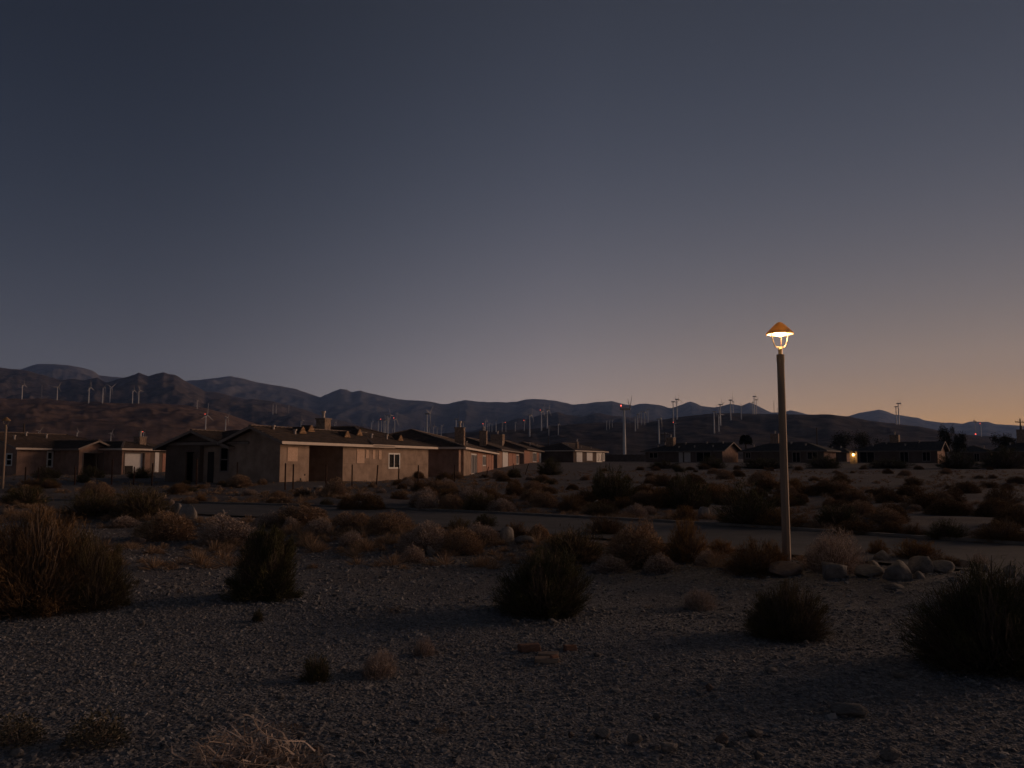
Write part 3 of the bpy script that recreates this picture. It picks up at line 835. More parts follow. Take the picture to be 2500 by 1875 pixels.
# --- houses on the far left
def left_house():
    H = house('stucco_house', 40, 84, unit(.402, .916), 'stucco house with an open garage under a front gable and a tall white window')
    h = 2.75
    # lit long wall from column 40 to 135, then a garage wing pushed forward
    L = 4.3
    mb = MB()
    wall_face(mb, (0, 0), (1, 0), L, h, [(3.3, 3.98, .75, 2.35)])
    wall_face(mb, (0, 9), (0, -1), 9, h, [(7.4, 8.3, .9, 2.1)])
    wall_face(mb, (24, 9), (-1, 0), 24, h)
    mb.build('wall', MAT['stucco_brown'], H)
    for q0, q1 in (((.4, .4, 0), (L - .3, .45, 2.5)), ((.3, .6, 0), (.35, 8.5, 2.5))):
        inn = MB(); inn.box(q0, q1); inn.build('room_shade_fill', MAT['dark_in'], H)
    window(H, (0, 0), (1, 0), 3.3, 3.98, .75, 2.35, 'h', fw=.12)
    window(H, (0, 9), (0, -1), 7.4, 8.3, .9, 2.1, 'h', fw=.1)
    roof(H, 0, 13.5, 0, 9, h, 'x', ('gable', 'hip'), fascia='fascia', tile='tile')
    for s, v in ((1.2, 2.2), (3.5, 3.6), (5.4, 3.0)): vent_pipe(H, s, v, h + .12 + .32 * v, .35, .1)
    return H
left_house()

def garage_wing(px, y, label, w, door, opening, yaw=(.402, .916), depth=8, h=2.75, gable=True, chim=None):
    H = house('stucco_garage', px, y, unit(*yaw), label)
    H['category'] = 'garage'
    o0, o1, oz = opening
    mb = MB()
    wall_face(mb, (0, 0), (1, 0), w, h, [(o0, o1, -.45, oz)], th=.35)
    wall_face(mb, (w, 0), (0, 1), depth, h)
    wall_face(mb, (w, depth), (-1, 0), w, h)
    wall_face(mb, (0, depth), (0, -1), depth, h)
    mb.build('wall', MAT['stucco_brown'], H)
    inn = MB(); inn.box((.2, depth - .3, 0), (w - .2, depth - .2, h - .1)); inn.build('back_shade_fill', MAT['dark_in'], H)
    if gable: roof(H, 0, w, 0, depth, h, 'y', ('gable', 'gable'), fascia='fascia_dark', gable_mat='stucco_brown', pitch=.36, o=.7)
    else: roof(H, 0, w, 0, depth, h, 'y', ('hip', 'hip'), fascia='fascia', pitch=.3, o=.7)
    t = MB()
    for a, b in ((o0 - .09, o0 - .003), (o1 + .003, o1 + .09)): t.box((a, -.05, -.2), (b, -.003, oz + .09))
    t.box((o0, -.05, oz + .003), (o1, -.003, oz + .09)); t.build('door_trim', MAT['fascia_dark'], H)
    if door:
        d_ = MB()
        for k in range(4):
            z0 = oz * k / 4; d_.box((o0 + .01, .25, z0 + .012), (o1 - .01, .29, z0 + oz / 4 - .012))
        d_.box((o0 + .01, .275, 0), (o1 - .01, .3, oz))
        d_.build('garage_door', MAT['white'], H)
        panel(H, 'dark_panel', (0, 0), (1, 0), o0 + .05, (o0 + o1) / 2, -.1, .85, 'dark_in', t=-.2, back=-.24)
    else:
        st = MB(); st.box((o0 + .2, 3, 0), (o0 + .9, 4.2, 1.2)); st.box((o0 + 1.1, 4, 0), (o1 - .4, 5, .8)); st.box((o1 - .35, .6, 0), (o1 - .28, .8, oz))
        st.build('stored_lumber', MAT['lumber'], H)
    if chim: chimney(H, chim[0], chim[1], h + .3, .9, .85, .9, down=3.4)
    return H
garage_wing(192, 86.3, 'gabled garage with a dark open doorway, joined to the house with the white window', 3.5, False, (.5, 2.95, 2.15), depth=7)
garage_wing(297, 88, 'hip roofed garage with a white door and a stone chimney behind it', 3.7, True, (.35, 2.9, 2.2), gable=False, chim=(4.25, 2.2))
row_house(366, 96, 408, 100, 9, 'narrow house end with a pale door squeezed between garage and nearest house',
          [(.25, .48, 0, 2.3, 'door'), (.70, .98, 0, 2.2, 'red')], wallm='stucco_dark', fascia='fascia_dark')

# --- houses across the flat on the right, seen from their shaded side
def back_house(pxl, pxr, yr, label, end='gable', openings=(), phi=-35, h=2.5, depth=9, chim=None, vents=(), name='shaded_house', pitch=.34):
    u = (math.cos(R(phi)), math.sin(R(phi)))
    xr = (pxr - 1250) / FPX * yr * CP
    k = (pxl - 1250) / FPX * CP
    L = (xr - k * yr) / (u[0] - k * u[1])
    xl, yl = xr - L * u[0], yr - L * u[1]
    z = float(T0(xr, yr)) + .05
    H = empty(name, (xl, yl, z), R(phi), label, 'house', 'houses across the desert flat')
    holes = [(a * L, b * L, c, d) for a, b, c, d, kd in openings if kd != 'door']
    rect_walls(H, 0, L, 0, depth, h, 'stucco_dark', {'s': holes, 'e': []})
    inn = MB(); inn.box((.4, .45, 0), (L - .4, .5, h - .1)); inn.build('room_shade_fill', MAT['dark_in'], H)
    for a, b, c, d, kd in openings:
        if kd == 'door': panel(H, 'door', (0, 0), (1, 0), a * L, b * L, c, d, 'door', t=.05)
        else: window(H, (0, 0), (1, 0), a * L, b * L, c, d, 'v', name='sliding_door' if c < .3 else 'window', fw=.12, frame='fascia_dark', glass='glass')  # frames coloured darker for the shaded side
    roof(H, 0, L, 0, depth, h, 'x', ('hip', end), fascia='fascia_dark', tile='tile_grey', pitch=pitch, o=.8, step=.5, gable_mat='stucco_brown', ridge=False)
    lit = panel(H, 'end_wall', (L, 0), (0, 1), .02, depth - .02, -.3, h - .02, 'stucco_brown', t=.02)  # lighter stucco sheet over the end, its light put into the colour
    if chim: chimney(H, chim[0] * L, chim[1], h + .12 + pitch * min(chim[1], depth - chim[1]), 1.6, 1.4, chim[2], material='stone', stones=True)
    for s, v in vents: vent_pipe(H, s * L, v, h + .12 + pitch * min(v, depth - v), .3, .12)
    return H, L
back_house(1576, 1764, 171, 'shaded house across the flat beside the big turbine, its gable end lit', 'gable',
           [(.05, .17, .9, 2.1, 'w'), (.45, .50, 0, 2.1, 'door'), (.52, .60, .05, 2.1, 'door'), (.67, .86, .05, 2.15, 's')], chim=(.27, 3.0, 1.6), vents=((.12, 2), (.17, 3.6), (.45, 3.6), (.42, 1.2), (.62, 1.4), (.72, 3.8), (.85, 1.6), (.93, 3.8)))
back_house(1815, 2012, 163, 'shaded hip roofed house standing behind the lit lamp post', 'hip',
           [(.03, .10, .9, 2.1, 'w'), (.62, .72, .05, 2.1, 's'), (.80, .93, .6, 2.1, 'w')], chim=(.33, 4.4, 1.7), vents=((.1, 2), (.55, 3.4), (.75, 2.2)))
R3, R3L = back_house(2090, 2290, 158, 'shaded house with a glowing porch lamp at its near end wall', 'gable',
           [(.05, .24, .05, 2.2, 's'), (.55, .66, .05, 2.15, 's'), (.82, .92, .3, 2.1, 'w')], chim=(.44, 4.6, 1.3), vents=((.2, 2), (.35, 3.3), (.6, 2), (.75, 3.6)))
back_house(2425, 2640, 140, 'darkest house at the edge of the view with a chimney beside the utility pole', 'hip',
           [(.1, .2, .9, 2.1, 'w')], chim=(.34, 4.2, 2.0), vents=((.2, 2.4),))
back_house(1990, 2068, 205, 'low house with a warm tiled roof half hidden behind the porch lamp house', 'hip', [(.3, .45, .9, 2.0, 'w')], vents=((.75, 2.5), (.5, 2)), depth=10)
back_house(2330, 2420, 200, 'small flat roofed house with pale posts between the two darkest houses', 'hip', [(.55, .7, .05, 2.0, 's')], depth=8, vents=((.8, 2.5),))

# block wall between the row and the right houses
def block_wall():
    p = at(1478, 1136, 215); q = at(1580, 1136, 215)
    o = empty('block_wall', (p.x, p.y, float(T0(p.x, p.y))), 0, 'low dark block wall closing the gap between the last row house and the shaded houses', 'wall')
    L = q.x - p.x; n = 8
    b = MB(); b.box((0, 0, -.5), (L, .2, 1.7)); b.build('wall_body', MAT['block'], o)
    c = MB(); c.box((-.05, -.04, 1.7), (L + .05, .24, 1.78)); c.build('wall_coping', MAT['block'], o)
    for k in range(n + 1):
        d = MB(); d.box((L * k / n - .2, -.1, -.5), (L * k / n + .2, -.003, 1.85)); d.build('pier', MAT['block'], o)
block_wall()

# ------------------------------------------------------------------ lamps
def lamp_post(loc, lit, label, s=1.0):
    o = empty('street_lamp', loc, R(12), label, 'street lamp', 'hooded street lamps')
    o.scale = (s, s, s)
    b = MB(); b.tube([(0, 0, -.3), (0, 0, 3.32)], [.070, .061], 8)
    b.build('post', MAT['pole'], o)
    c = MB(); c.tube([(0, 0, 3.30), (0, 0, 3.43)], .066, 8); c.build('collar', MAT['pole'], o)
    k = MB(); k.tube([(0, 0, 3.43), (0, 0, 3.52), (0, 0, 3.56)], [.032, .038, .02], 10); k.build('socket', MAT['brass'], o)
    for sg in (-1, 1):
        a = MB()
        a.tube([(sg * .02, 0, 3.55), (sg * .07, 0, 3.555), (sg * .10, 0, 3.58), (sg * .135, 0, 3.68), (sg * .152, 0, 3.775)], .009, 6)
        a.build('bracket', MAT['brass'], o)
    sp = MB(); sp.tube([(.025, .01, 3.55), (.04, .015, 3.78)], .007, 5); sp.build('stem', MAT['rust'], o)
    hb = MB()
    hb.lathe([(.001, 3.985), (.035, 3.975), (.085, 3.935), (.222, 3.80), (.229, 3.778), (.218, 3.770)], 28)
    hb.build('hood', MAT['hood'], o, smooth=False)
    hi = MB(); hi.lathe([(.214, 3.774), (.078, 3.915), (.001, 3.94)], 28); hi.build('hood_lining', MAT['hood_in'], o)
    bb = MB(); bb.lathe([(.001, 3.735), (.05, 3.745), (.095, 3.775), (.10, 3.80), (.07, 3.845), (.03, 3.87), (.001, 3.875)], 16)
    bb.build('bulb', MAT['bulb' if lit else 'bulb_off'], o, smooth=True)
    if lit:
        ld = bpy.data.lights.new('lamp_light', 'POINT'); ld.energy = 22; ld.color = (1, .58, .25); ld.shadow_soft_size = .08
        lo = bpy.data.objects.new('lamp_light', ld); COL.objects.link(lo); lo.parent = o; lo.location = (0, 0, 3.71)
    return o
g = ground(1921, 1368)
lamp_post((g.x, g.y, g.z - .02), True, 'lit hooded lamp on a tall pale post, glowing warm yellow', (1367 - 784) * g.y / FPX / 3.985)
g = ground(9, 1192)
g = Vector(((9 - 1250) / FPX * 47 * CP, 47, Tz((9 - 1250) / FPX * 47, 47)))
lamp_post((g.x, g.y, g.z), False, 'unlit hooded lamp post in front of the far stucco house')

def porch_lamp():
    # fixed to the shaded end wall of the porch house
    p = at(2083, 1110, 152.5)
    o = empty('porch_lamp', p, R(-35), 'glowing yellow porch lamp on a wooden patio post', 'lamp')
    gz = float(T0(p.x, p.y)) - p.z
    b = MB(); b.lathe([(.001, -.22), (.13, -.18), (.17, 0), (.12, .14), (.001, .18)], 12); b.build('bulb', MAT['porch_bulb'], o, True)
    c = MB(); c.lathe([(.26, .17), (.14, .30), (.001, .36)], 12); c.build('lamp_cap', MAT['rust'], o)
    pb = MB(); pb.box((-.08, .35, gz - .2), (.08, .5, .7)); pb.box((-.03, 0, .28), (.03, .35, .34)); pb.build('bracket_post', MAT['lumber'], o)
    w = MB(); w.box((-.7, .52, gz - .2), (.55, .62, .75)); w.build('screen_wall', MAT['stucco'], o)
    ld = bpy.data.lights.new('porch_light', 'POINT'); ld.energy = 16; ld.color = (1, .60, .18); ld.shadow_soft_size = .15
    lo = bpy.data.objects.new('porch_light', ld); COL.objects.link(lo); lo.parent = o; lo.location = (0, -.25, -.05)
porch_lamp()

# ------------------------------------------------------------------ wind turbines
def turbine_meshes():
    t = MB(); t.tube([(0, 0, -14), (0, 0, 0), (0, 0, 27)], [.95, .9, .55], 12)
    n = MB()
    n.tube([(-2.6, 0, 27.6), (-2.3, 0, 27.7), (1.7, 0, 27.75), (2.3, 0, 27.7)], [.45, .8, .85, .5], 8)
    h = MB(); h.tube([(-3.7, 0, 27.65), (-3.3, 0, 27.65), (-2.6, 0, 27.65)], [.15, .6, .65], 10)
    b = MB()
    L = 13.0
    prof = [(.35, .5, .20), (1.5, .85, .20), (4, .75, .14), (9, .48, .09), (L, .18, .04)]
    for (r, c, th) in prof:
        b.v += [(-3.2 - th/2, -c * .35, r), (-3.2 + th/2, -c * .35, r), (-3.2 + th/2 - c * .12, c * .65, r), (-3.2 - th/2 - c * .12, c * .65, r)]
    for k in range(len(prof) - 1):
        for j in range(4):
            a0 = 4 * k + j; a1 = 4 * k + (j + 1) % 4
            b.f.append([a0, a1, a1 + 4, a0 + 4]); b.m.append(0)
    b.f.append([16, 17, 18, 19]); b.m.append(0)
    c = MB(); c.lathe([(.001, -.6), (.5, -.35), (.62, 0), (.5, .35), (.001, .6)], 10)
    return (t.mesh('tower', MAT['turbine'], True), n.mesh('nacelle', MAT['turbine_grey'], True), h.mesh('hub', MAT['turbine_grey'], True), b.mesh('blade', MAT['turbine_grey']), c.mesh('beacon', MAT['beacon'], True))
TM = turbine_meshes()
ORD = ['first', 'second', 'third', 'fourth', 'fifth', 'sixth', 'seventh', 'eighth', 'ninth', 'tenth', 'eleventh', 'twelfth', 'thirteenth', 'fourteenth', 'fifteenth', 'sixteenth', 'seventeenth', 'eighteenth', 'nineteenth', 'twentieth', 'twenty-first', 'twenty-second', 'twenty-third', 'twenty-fourth', 'twenty-fifth']
def turbine(px, hub, base, label, group, red=False, rot=None, yaw=None, dist=None):
    d = ray(px, base).normalized()
    hit = BVH.ray_cast(Vector((0, 0, CAMZ)), d)
    hp = base - hub
    Y = hit[0].y if hit[0] is not None else 1e9
    if dist: Y = dist
    elif Y > 3600 or Y < 250: Y = min(3300, 28 * FPX / hp)
    p = at(px, base, Y)
    top = at(px, hub, Y)
    s = (top.z - p.z) / 27.7
    o = empty('wind_turbine', (p.x, p.y, p.z), 0, label, 'wind turbine', group)
    o.scale = (s, s, s)
    o.rotation_euler.z = R(yaw if yaw is not None else random.uniform(150, 200))
    t = link('tower', TM[0], o); n = link('nacelle', TM[1], o); hb = link('hub', TM[2], n)
    r0 = rot if rot is not None else random.uniform(0, 120)
    for k in range(3):
        b = link('blade', TM[3], o)
        a = R(r0 + 120 * k)
        # turn about the rotor axis, which passes through (.,0,27.65) along x
        b.matrix_local = Matrix.Translation((0, 0, 27.65)) @ Matrix.Rotation(a, 4, 'X')
    if red:
        bc = link('beacon', TM[4], o); kk = max(.6, .32 * Y / 600 / s); bc.scale = (kk, kk, kk)
        bc.location = (1.6, 0, 29.2 + .4 * kk)
    return o

groups = {
 'turbines along the brown hillside': ('white turbine, %s from the left in the row along the brown hillside', [(53, 939, 975), (139, 945, 977), (216, 946, 985), (250, 946, 984), (268, 946, 982), (323, 953, 985), (338, 954, 985), (481, 976, 998), (508, 985, 1000)]),
 'turbines above the left roofs': ('white turbine, %s from the left above the roofs of the far stucco houses', [(93, 1053, 1084), (187, 1054, 1084), (270, 1057, 1084), (349, 1056, 1085, 'r'), (501, 1014, 1064, 'r'), (550, 1020, 1064)]),
 'turbines on the rocky slope': ('small pale turbine, %s from the left on the rocky slope above the nearest roof', [(666, 985, 1012), (674, 987, 1010), (705, 991, 1003)]),
 'turbines behind the nearest roof': ('white turbine, %s from the left rising behind the ridge of the nearest house', [(734, 1027, 1060), (817, 1031, 1062), (906, 1030, 1062), (923, 1026, 1064), (931, 1026, 1064, 'r'), (937, 1026, 1064), (941, 1025, 1064), (946, 1014, 1072), (958, 1047, 1066), (963, 1023, 1066, 'r'), (1037, 1042, 1066), (1042, 1010, 1075), (1048, 1043, 1066), (1058, 1040, 1066), (1067, 1044, 1066), (1077, 1041, 1066), (1113, 1023, 1075), (1131, 1030, 1072)]),
 'turbines on the valley floor': ('slim turbine, %s from the left in the line behind the row house chimneys', [(1180, 1036, 1055, 'r'), (1185, 1026, 1055), (1190, 1034, 1055), (1194, 1033, 1055), (1201, 1035, 1055), (1211, 1027, 1055), (1226, 1033, 1054), (1235, 1033, 1054, 'r'), (1258, 1031, 1053), (1280, 1028, 1052, 'r'), (1293, 1013, 1066), (1322, 1004, 1052, 'r'), (1336, 1001, 1046), (1340, 1040, 1064), (1363, 1034, 1062)]),
 'turbines on the low ridge': ('turbine, %s from the left between the biggest turbine and the lamp post', [(1481, 1027, 1050), (1488, 1026, 1048), (1495, 1025, 1044), (1551, 1018, 1052), (1557, 1012, 1046), (1566, 1005, 1038), (1574, 1006, 1038), (1582, 999, 1030), (1609, 1023, 1084), (1644, 981, 1030), (1647, 1034, 1082, 'r'), (1653, 975, 1024), (1744, 1005, 1058), (1755, 1012, 1054), (1759, 988, 1038), (1784, 977, 1026), (1790, 981, 1008), (1810, 993, 1024), (1838, 982, 1011), (1842, 968, 1011), (1847, 976, 1011), (1898, 998, 1012)]),
 'turbines beyond the lamp post': ('tall turbine, %s from the left on the skyline past the lamp post', [(2189, 993, 1036), (2195, 985, 1036), (2396, 1036, 1066, 'r')]),
}
ROT = {1653: (-12, 60), 1755: (-30, 75), 1784: (8, 20), 1842: (-14, 60), 2189: (4, 70), 2195: (-14, 60), 1644: (20, 15), 1293: (15, 30), 1744: (0, 20), 1322: (20, 40), 1336: (12, 40)}
for grp, (lab, rows) in groups.items():
    for k, r in enumerate(sorted(rows)):
        rt = ROT.get(r[0])
        yaw = None if rt is None else 180 - rt[1] * .6
        L = lab % ORD[k]
        if len(r) > 3: L = L.replace('turbine,', 'red lit turbine,', 1)
        turbine(r[0], r[1], r[2], L, grp, red=len(r) > 3, rot=None if rt is None else rt[0], yaw=yaw)
turbine(1525, 998, 1122, 'biggest nearest turbine with a red beacon, standing alone beside the last row house', 'turbines on the low ridge', True, rot=60, yaw=178, dist=560)

def mast(px, top, base, label, dist, arms=False, red=False):
    p = at(px, base, dist); q = at(px, top, dist)
    h = q.z - p.z
    o = empty('radio_mast', p, 0, label, 'mast')
    w = h * .02 + .25
    b = MB()
    for sx, sy in ((-1, -1), (1, -1), (0, 1)): b.tube([(sx * w, sy * w, -6), (sx * w * .6, sy * w * .6, h)], w * .16, 5)
    n = 9
    for k in range(n):
        z0 = h * k / n; z1 = h * (k + 1) / n
        b.bar((-w, -w, z0), (w * .8, -w * .8, z1), w * .12, w * .12); b.bar((w, -w, z0), (0, w * .8, z1), w * .12, w * .12)
    b.build('lattice', MAT['turbine_grey'], o)
    if arms:
        c = MB(); c.box((-w * 2.6, -w, h * .86), (-w * 1.3, w, h * 1.0)); c.box((w * 1.3, -w, h * .80), (w * 3, w, h * .93)); c.build('antenna', MAT['turbine_grey'], o)
    if red:
        c = link('beacon', TM[4], o); c.location = (0, 0, h * .15); c.scale = [1.0 * dist / 900] * 3
mast(1890, 978, 1013, 'thin lattice mast on the ridge just left of the lamp post', 1850)
mast(2382, 1025, 1066, 'lattice mast with red light low on the ridge near the edge of view', 1700, True, True)
mast(890, 1035, 1066, 'dark lattice mast behind the nearest roof', 1500)
mast(101, 940, 976, 'dark thin mast standing among the hillside turbines', 1950)

def utility_pole(px, top, base, dist, label, arm=True):
    p = at(px, base, dist); q = at(px, top, dist); h = q.z - p.z
    o = empty('utility_pole', p, R(random.uniform(-20, 20)), label, 'utility pole', 'wooden utility poles')
    b = MB(); b.tube([(0, 0, -2), (0, 0, h)], [.17, .11], 8); b.build('pole', MAT['post_wood'], o)
    if arm:
        c = MB(); c.box((-1.1, -.07, h - .7), (1.1, .07, h - .55)); c.build('crossarm', MAT['post_wood'], o)
        i = MB()
        for x in (-1, -.5, .5, 1): i.tube([(x, 0, h - .55), (x, 0, h - .35)], .05, 6)
        i.build('insulator', MAT['turbine_grey'], o)
utility_pole(2497, 1022, 1140, 150, 'wooden pole with crossarm beside the chimney at the edge of view')
utility_pole(1996, 1044, 1120, 215, 'bare dark pole rising behind the hip roofed shaded house', False)
utility_pole(1624, 1055, 1110, 230, 'small dark pole with crossarm behind the shaded house chimney')
utility_pole(55, 1034, 1110, 130, 'dark pole rising behind the far stucco house', False)
utility_pole(1339, 1062, 1110, 330, 'dark pole standing behind the fifth row house', False)

# ------------------------------------------------------------------ plants
def norm(a): return a / np.maximum(np.linalg.norm(a, axis=-1, keepdims=True), 1e-9)
def ribbons(P, w0, w1, rng):
    """P (n,k,3) polylines -> thin flat ribbons"""
    n, k, _ = P.shape
    d = norm(P[:, -1] - P[:, 0])
    sd = norm(np.cross(d, rng.normal(size=(n, 3))))
    w = np.linspace(1, 0, k)[None, :, None] * (w0 if np.ndim(w0) == 0 else w0[:, None, None]) + np.linspace(0, 1, k)[None, :, None] * w1
    A = P + sd[:, None] * w / 2; B = P - sd[:, None] * w / 2
    V = np.stack([A, B], 2).reshape(-1, 3)
    base = (np.arange(n) * k * 2)[:, None]
    q = []
    for j in range(k - 1): q.append(base + np.array([[2*j, 2*j + 1, 2*j + 3, 2*j + 2]]))
    return V, np.stack(q, 1).reshape(-1, 4)
def cat(parts):
    V = []; Q = []; o = 0
    for v, q in parts: V.append(v); Q.append(q + o); o += len(v)
    return np.concatenate(V), np.concatenate(Q)

def shrub_parts(seed, n, style, fine=1.0):
    """returns (branch verts, quads), (foliage verts, quads) in a unit box: radius .5, height 1"""
    rng = np.random.default_rng(seed)
    def shell(m, lo=.65, hi=1.04, low=-.02):
        ph = rng.uniform(0, 2 * np.pi, m); ct = rng.uniform(low, 1, m) ** (1.0)
        st = np.sqrt(np.clip(1 - ct * ct, 0, 1))
        lump = .52 + .78 * fbm(np.cos(ph) * 1.3 + seed, np.sin(ph) * 1.3 + ct * 1.6, 3, seed)
        rr = rng.uniform(lo ** 3, hi ** 3, m) ** (1 / 3) * lump
        if style == 'cone': taper = (1 - .75 * np.clip(ct, 0, 1) ** 1.2)
        elif style == 'wide': taper = np.where(ct < .25, .75 + ct, 1.0)
        else: taper = 1.0
        zc = np.clip(ct, 0, 1)
        if style == 'cone':
            z = rng.uniform(0, 1, m) ** 1.15; rad = .5 * (1 - .62 * z ** 1.2) * np.sqrt(rng.uniform(.35, 1, m)) * (.50 + .75 * vn(np.cos(ph) * 2.2 + seed, z * 6 + np.sin(ph) * 2.2, seed))
            return np.stack([rad * np.cos(ph), rad * np.sin(ph), z], 1)
        return np.stack([.5 * rr * st * taper * np.cos(ph), .5 * rr * st * taper * np.sin(ph), np.maximum(rr * zc, .0)], 1)
    nb = max(50, n // 12)
    end = shell(nb, .7, 1.0)
    st = rng.normal(size=(nb, 3)) * [.05, .05, 0]
    if style == 'cone': st = np.stack([rng.normal(size=nb) * .02, rng.normal(size=nb) * .02, end[:, 2] * .55], 1)
    mid = st * .45 + end * .55 + rng.normal(size=(nb, 3)) * .03
    mid[:, :2] += (end[:, :2] - st[:, :2]) * .1
    mid[:, 2] *= .88
    br = ribbons(np.stack([st, mid, end], 1), .016, .004, rng)
    parts = []
    tips = shell(n, .45 if style != 'dome' else .72, 1.03)
    out = norm(tips - np.array([0, 0, .12]))
    if style in ('fine', 'wide', 'cone'):
        ln = ((rng.uniform(.04, .12, n) + (rng.random(n) < .10) * rng.uniform(.04, .14, n)) * (.55 + .45 * fine))[:, None]
        # sprigs gather on some forty boughs, so that the outline breaks into tufts
        bo = shell(46, .68, 1.04, .0); bd = norm(bo - np.array([0, 0, .08]))
        pick = rng.integers(0, 46, n); grp = (rng.random(n) < .62)[:, None]
        along = rng.uniform(.45, 1.12, (n, 1)) ** .7
        tuft = bo[pick] * along + rng.normal(size=(n, 3)) * [.045, .045, .05] * (1.25 - .75 * np.clip(along, 0, 1))
        tips = np.where(grp, tuft, tips); out = norm(tips - np.array([0, 0, .10]))
        out = np.where(grp, norm(out + bd[pick]), out)
        dr = norm(out * .85 + np.array([0, 0, .6]) + rng.normal(size=(n, 3)) * .30)
        p0 = tips - dr * ln * .6; p2 = tips + dr * ln * .4 + rng.normal(size=(n, 3)) * .012
        p0[:, 2] = np.maximum(p0[:, 2], -.01)
        p1 = (p0 + p2) / 2 + rng.normal(size=(n, 3)) * .010
        parts.append(ribbons(np.stack([p0, p1, p2], 1), .0085 * fine, .003 * fine, rng))
    elif style == 'dome':
        # dense rounded cushion: short stubby sprigs over the whole surface
        ln = rng.uniform(.035, .085, n)[:, None]
        dr = norm(out + rng.normal(size=(n, 3)) * .5)
        p0 = tips - dr * ln * .6; p2 = tips + dr * ln * .4
        parts.append(ribbons(np.stack([p0, p2], 1), .014 * fine, .010 * fine, rng))
    elif style == 'leaf':
        ln = rng.uniform(.05, .10, n)[:, None]
        dr = norm(out + np.array([0, 0, .3]) + rng.normal(size=(n, 3)) * .7)
        p0 = tips; p1 = tips + dr * ln * .45; p2 = tips + dr * ln
        V, Q = ribbons(np.stack([p0, p1, p2], 1), .008, .006, rng)
        V = V.reshape(n, 3, 2, 3); c = V.mean(2, keepdims=True); V[:, 1:2] = c[:, 1:2] + (V[:, 1:2] - c[:, 1:2]) * 5.0
        parts.append((V.reshape(-1, 3), Q))
    elif style == 'twig':
        # bare branching stems
        for lev in range(3):
            m = n // 3; wide = fine > 1.5
            p = shell(m, .3 + .2 * lev, .95 + .05 * lev)
            dr = norm(norm(p - np.array([0, 0, .05])) * .8 + np.array([0, 0, .5]) + rng.normal(size=(m, 3)) * .45)
            ln = rng.uniform(.10, .26, m)[:, None] * (1 - .2 * lev) * (1.7 if wide else 1)
            a = p - dr * ln; a[:, 2] = np.maximum(a[:, 2], 0)
            md = (a + p) / 2 + rng.normal(size=(m, 3)) * .03
            parts.append(ribbons(np.stack([a, md, p], 1), .008 * fine, .003 * fine, rng))
    return br, cat(parts)

PROTO = {}
def proto(style, fol, twig, n, seed, fine=1.0):
    b, f = shrub_parts(seed, n, style, fine)
    nm = 'shrub'
    bm = np_mesh('branches', b[0], b[1], MAT[twig]); fm = np_mesh('foliage', f[0], f[1], MAT[fol])
    V, Q = cat([b, f])
    both = np_mesh('shrub', V, Q, [MAT[twig], MAT[fol]], [0] * len(b[1]) + [1] * len(f[1]))
    return bm, fm, both
SPEC = {
 'olive': ('fine', 'f_olive', 'twig_dark', 6000), 'green': ('fine', 'f_green', 'twig_dark', 6000), 'brown': ('fine', 'f_brown', 'twig_dark', 6000),
 'orange': ('fine', 'f_orange', 'twig_dark', 6000), 'tan': ('dome', 'f_tan', 'twig_pale', 6000), 'pale': ('dome', 'f_pale', 'twig_pale', 5000), 'browndome': ('dome', 'f_brown', 'twig_dark', 6000),
 'creosote': ('wide', 'f_green', 'twig_dark', 5200),
 'bigolive': ('fine', 'f_olive', 'twig_dark', 22000), 'bigbrown': ('fine', 'f_brown', 'twig_dark', 26000), 'bigdark': ('wide', 'f_green', 'twig_dark', 24000),
 'bigtan': ('dome', 'f_tan', 'twig_pale', 9000), 'bigpale': ('dome', 'f_pale', 'twig_pale', 8000),
 'cone': ('cone', 'f_green', 'twig_dark', 20000), 'leaf': ('leaf', 'f_leaf', 'twig_pale', 1500), 'twig': ('twig', 'f_pale', 'twig_pale', 3200), 'deadtwig': ('twig', 'f_pale', 'twig_pale', 700), 'weed': ('twig', 'f_orange', 'twig_dark', 500),
}
NPROTO = {k: (1 if k.startswith('big') or k in ('cone', 'leaf', 'deadtwig') else 2) for k in SPEC}
NPROTO.update(tan=3, pale=3, brown=3, orange=2)
for k, (st, fo, tw, n) in SPEC.items():
    PROTO[k] = [proto(st, fo, tw, n, 100 + 7 * j + sum(map(ord, k)), .40 if k.startswith('big') and st != 'dome' else .55 if k in ('cone', 'bigtan', 'bigpale') else 1.7 if k == 'deadtwig' else .8) for j in range(NPROTO[k])]

def shrub(kind, x, y, w, h, label, group, parts=True, name='shrub'):
    bm, fm, both = random.choice(PROTO[kind])
    z = Tz(x, y) - .03
    if parts:
        o = link(name, bm); f = link('foliage', fm, o)
    else: o = link(name, both)
    o.location = (x, y, z); o.scale = (w, w * random.uniform(.9, 1.1), h); o.rotation_euler = (0, 0, random.uniform(0, 6.28))
    cat_ = 'shrub' if name == 'shrub' else 'weed'
    tag(o, label, cat_, group)
    return o
KW = {'olive': 'olive wispy shrub', 'green': 'dark green shrub', 'brown': 'brown wispy shrub', 'orange': 'rust coloured wispy shrub', 'tan': 'tan rounded shrub', 'pale': 'pale dry rounded shrub', 'browndome': 'dark brown cushion shrub',
      'creosote': 'big dark open shrub', 'bigolive': 'large olive brown shrub', 'bigbrown': 'large brown wispy shrub', 'bigdark': 'large near black shrub', 'bigtan': 'large golden tan domed shrub', 'bigpale': 'large pale domed shrub', 'cone': 'conical dark green shrub', 'leaf': 'low grey leaved shrub', 'twig': 'pinkish bare twig shrub', 'deadtwig': 'dead pale branching shrub', 'weed': 'small rusty dry weed'}
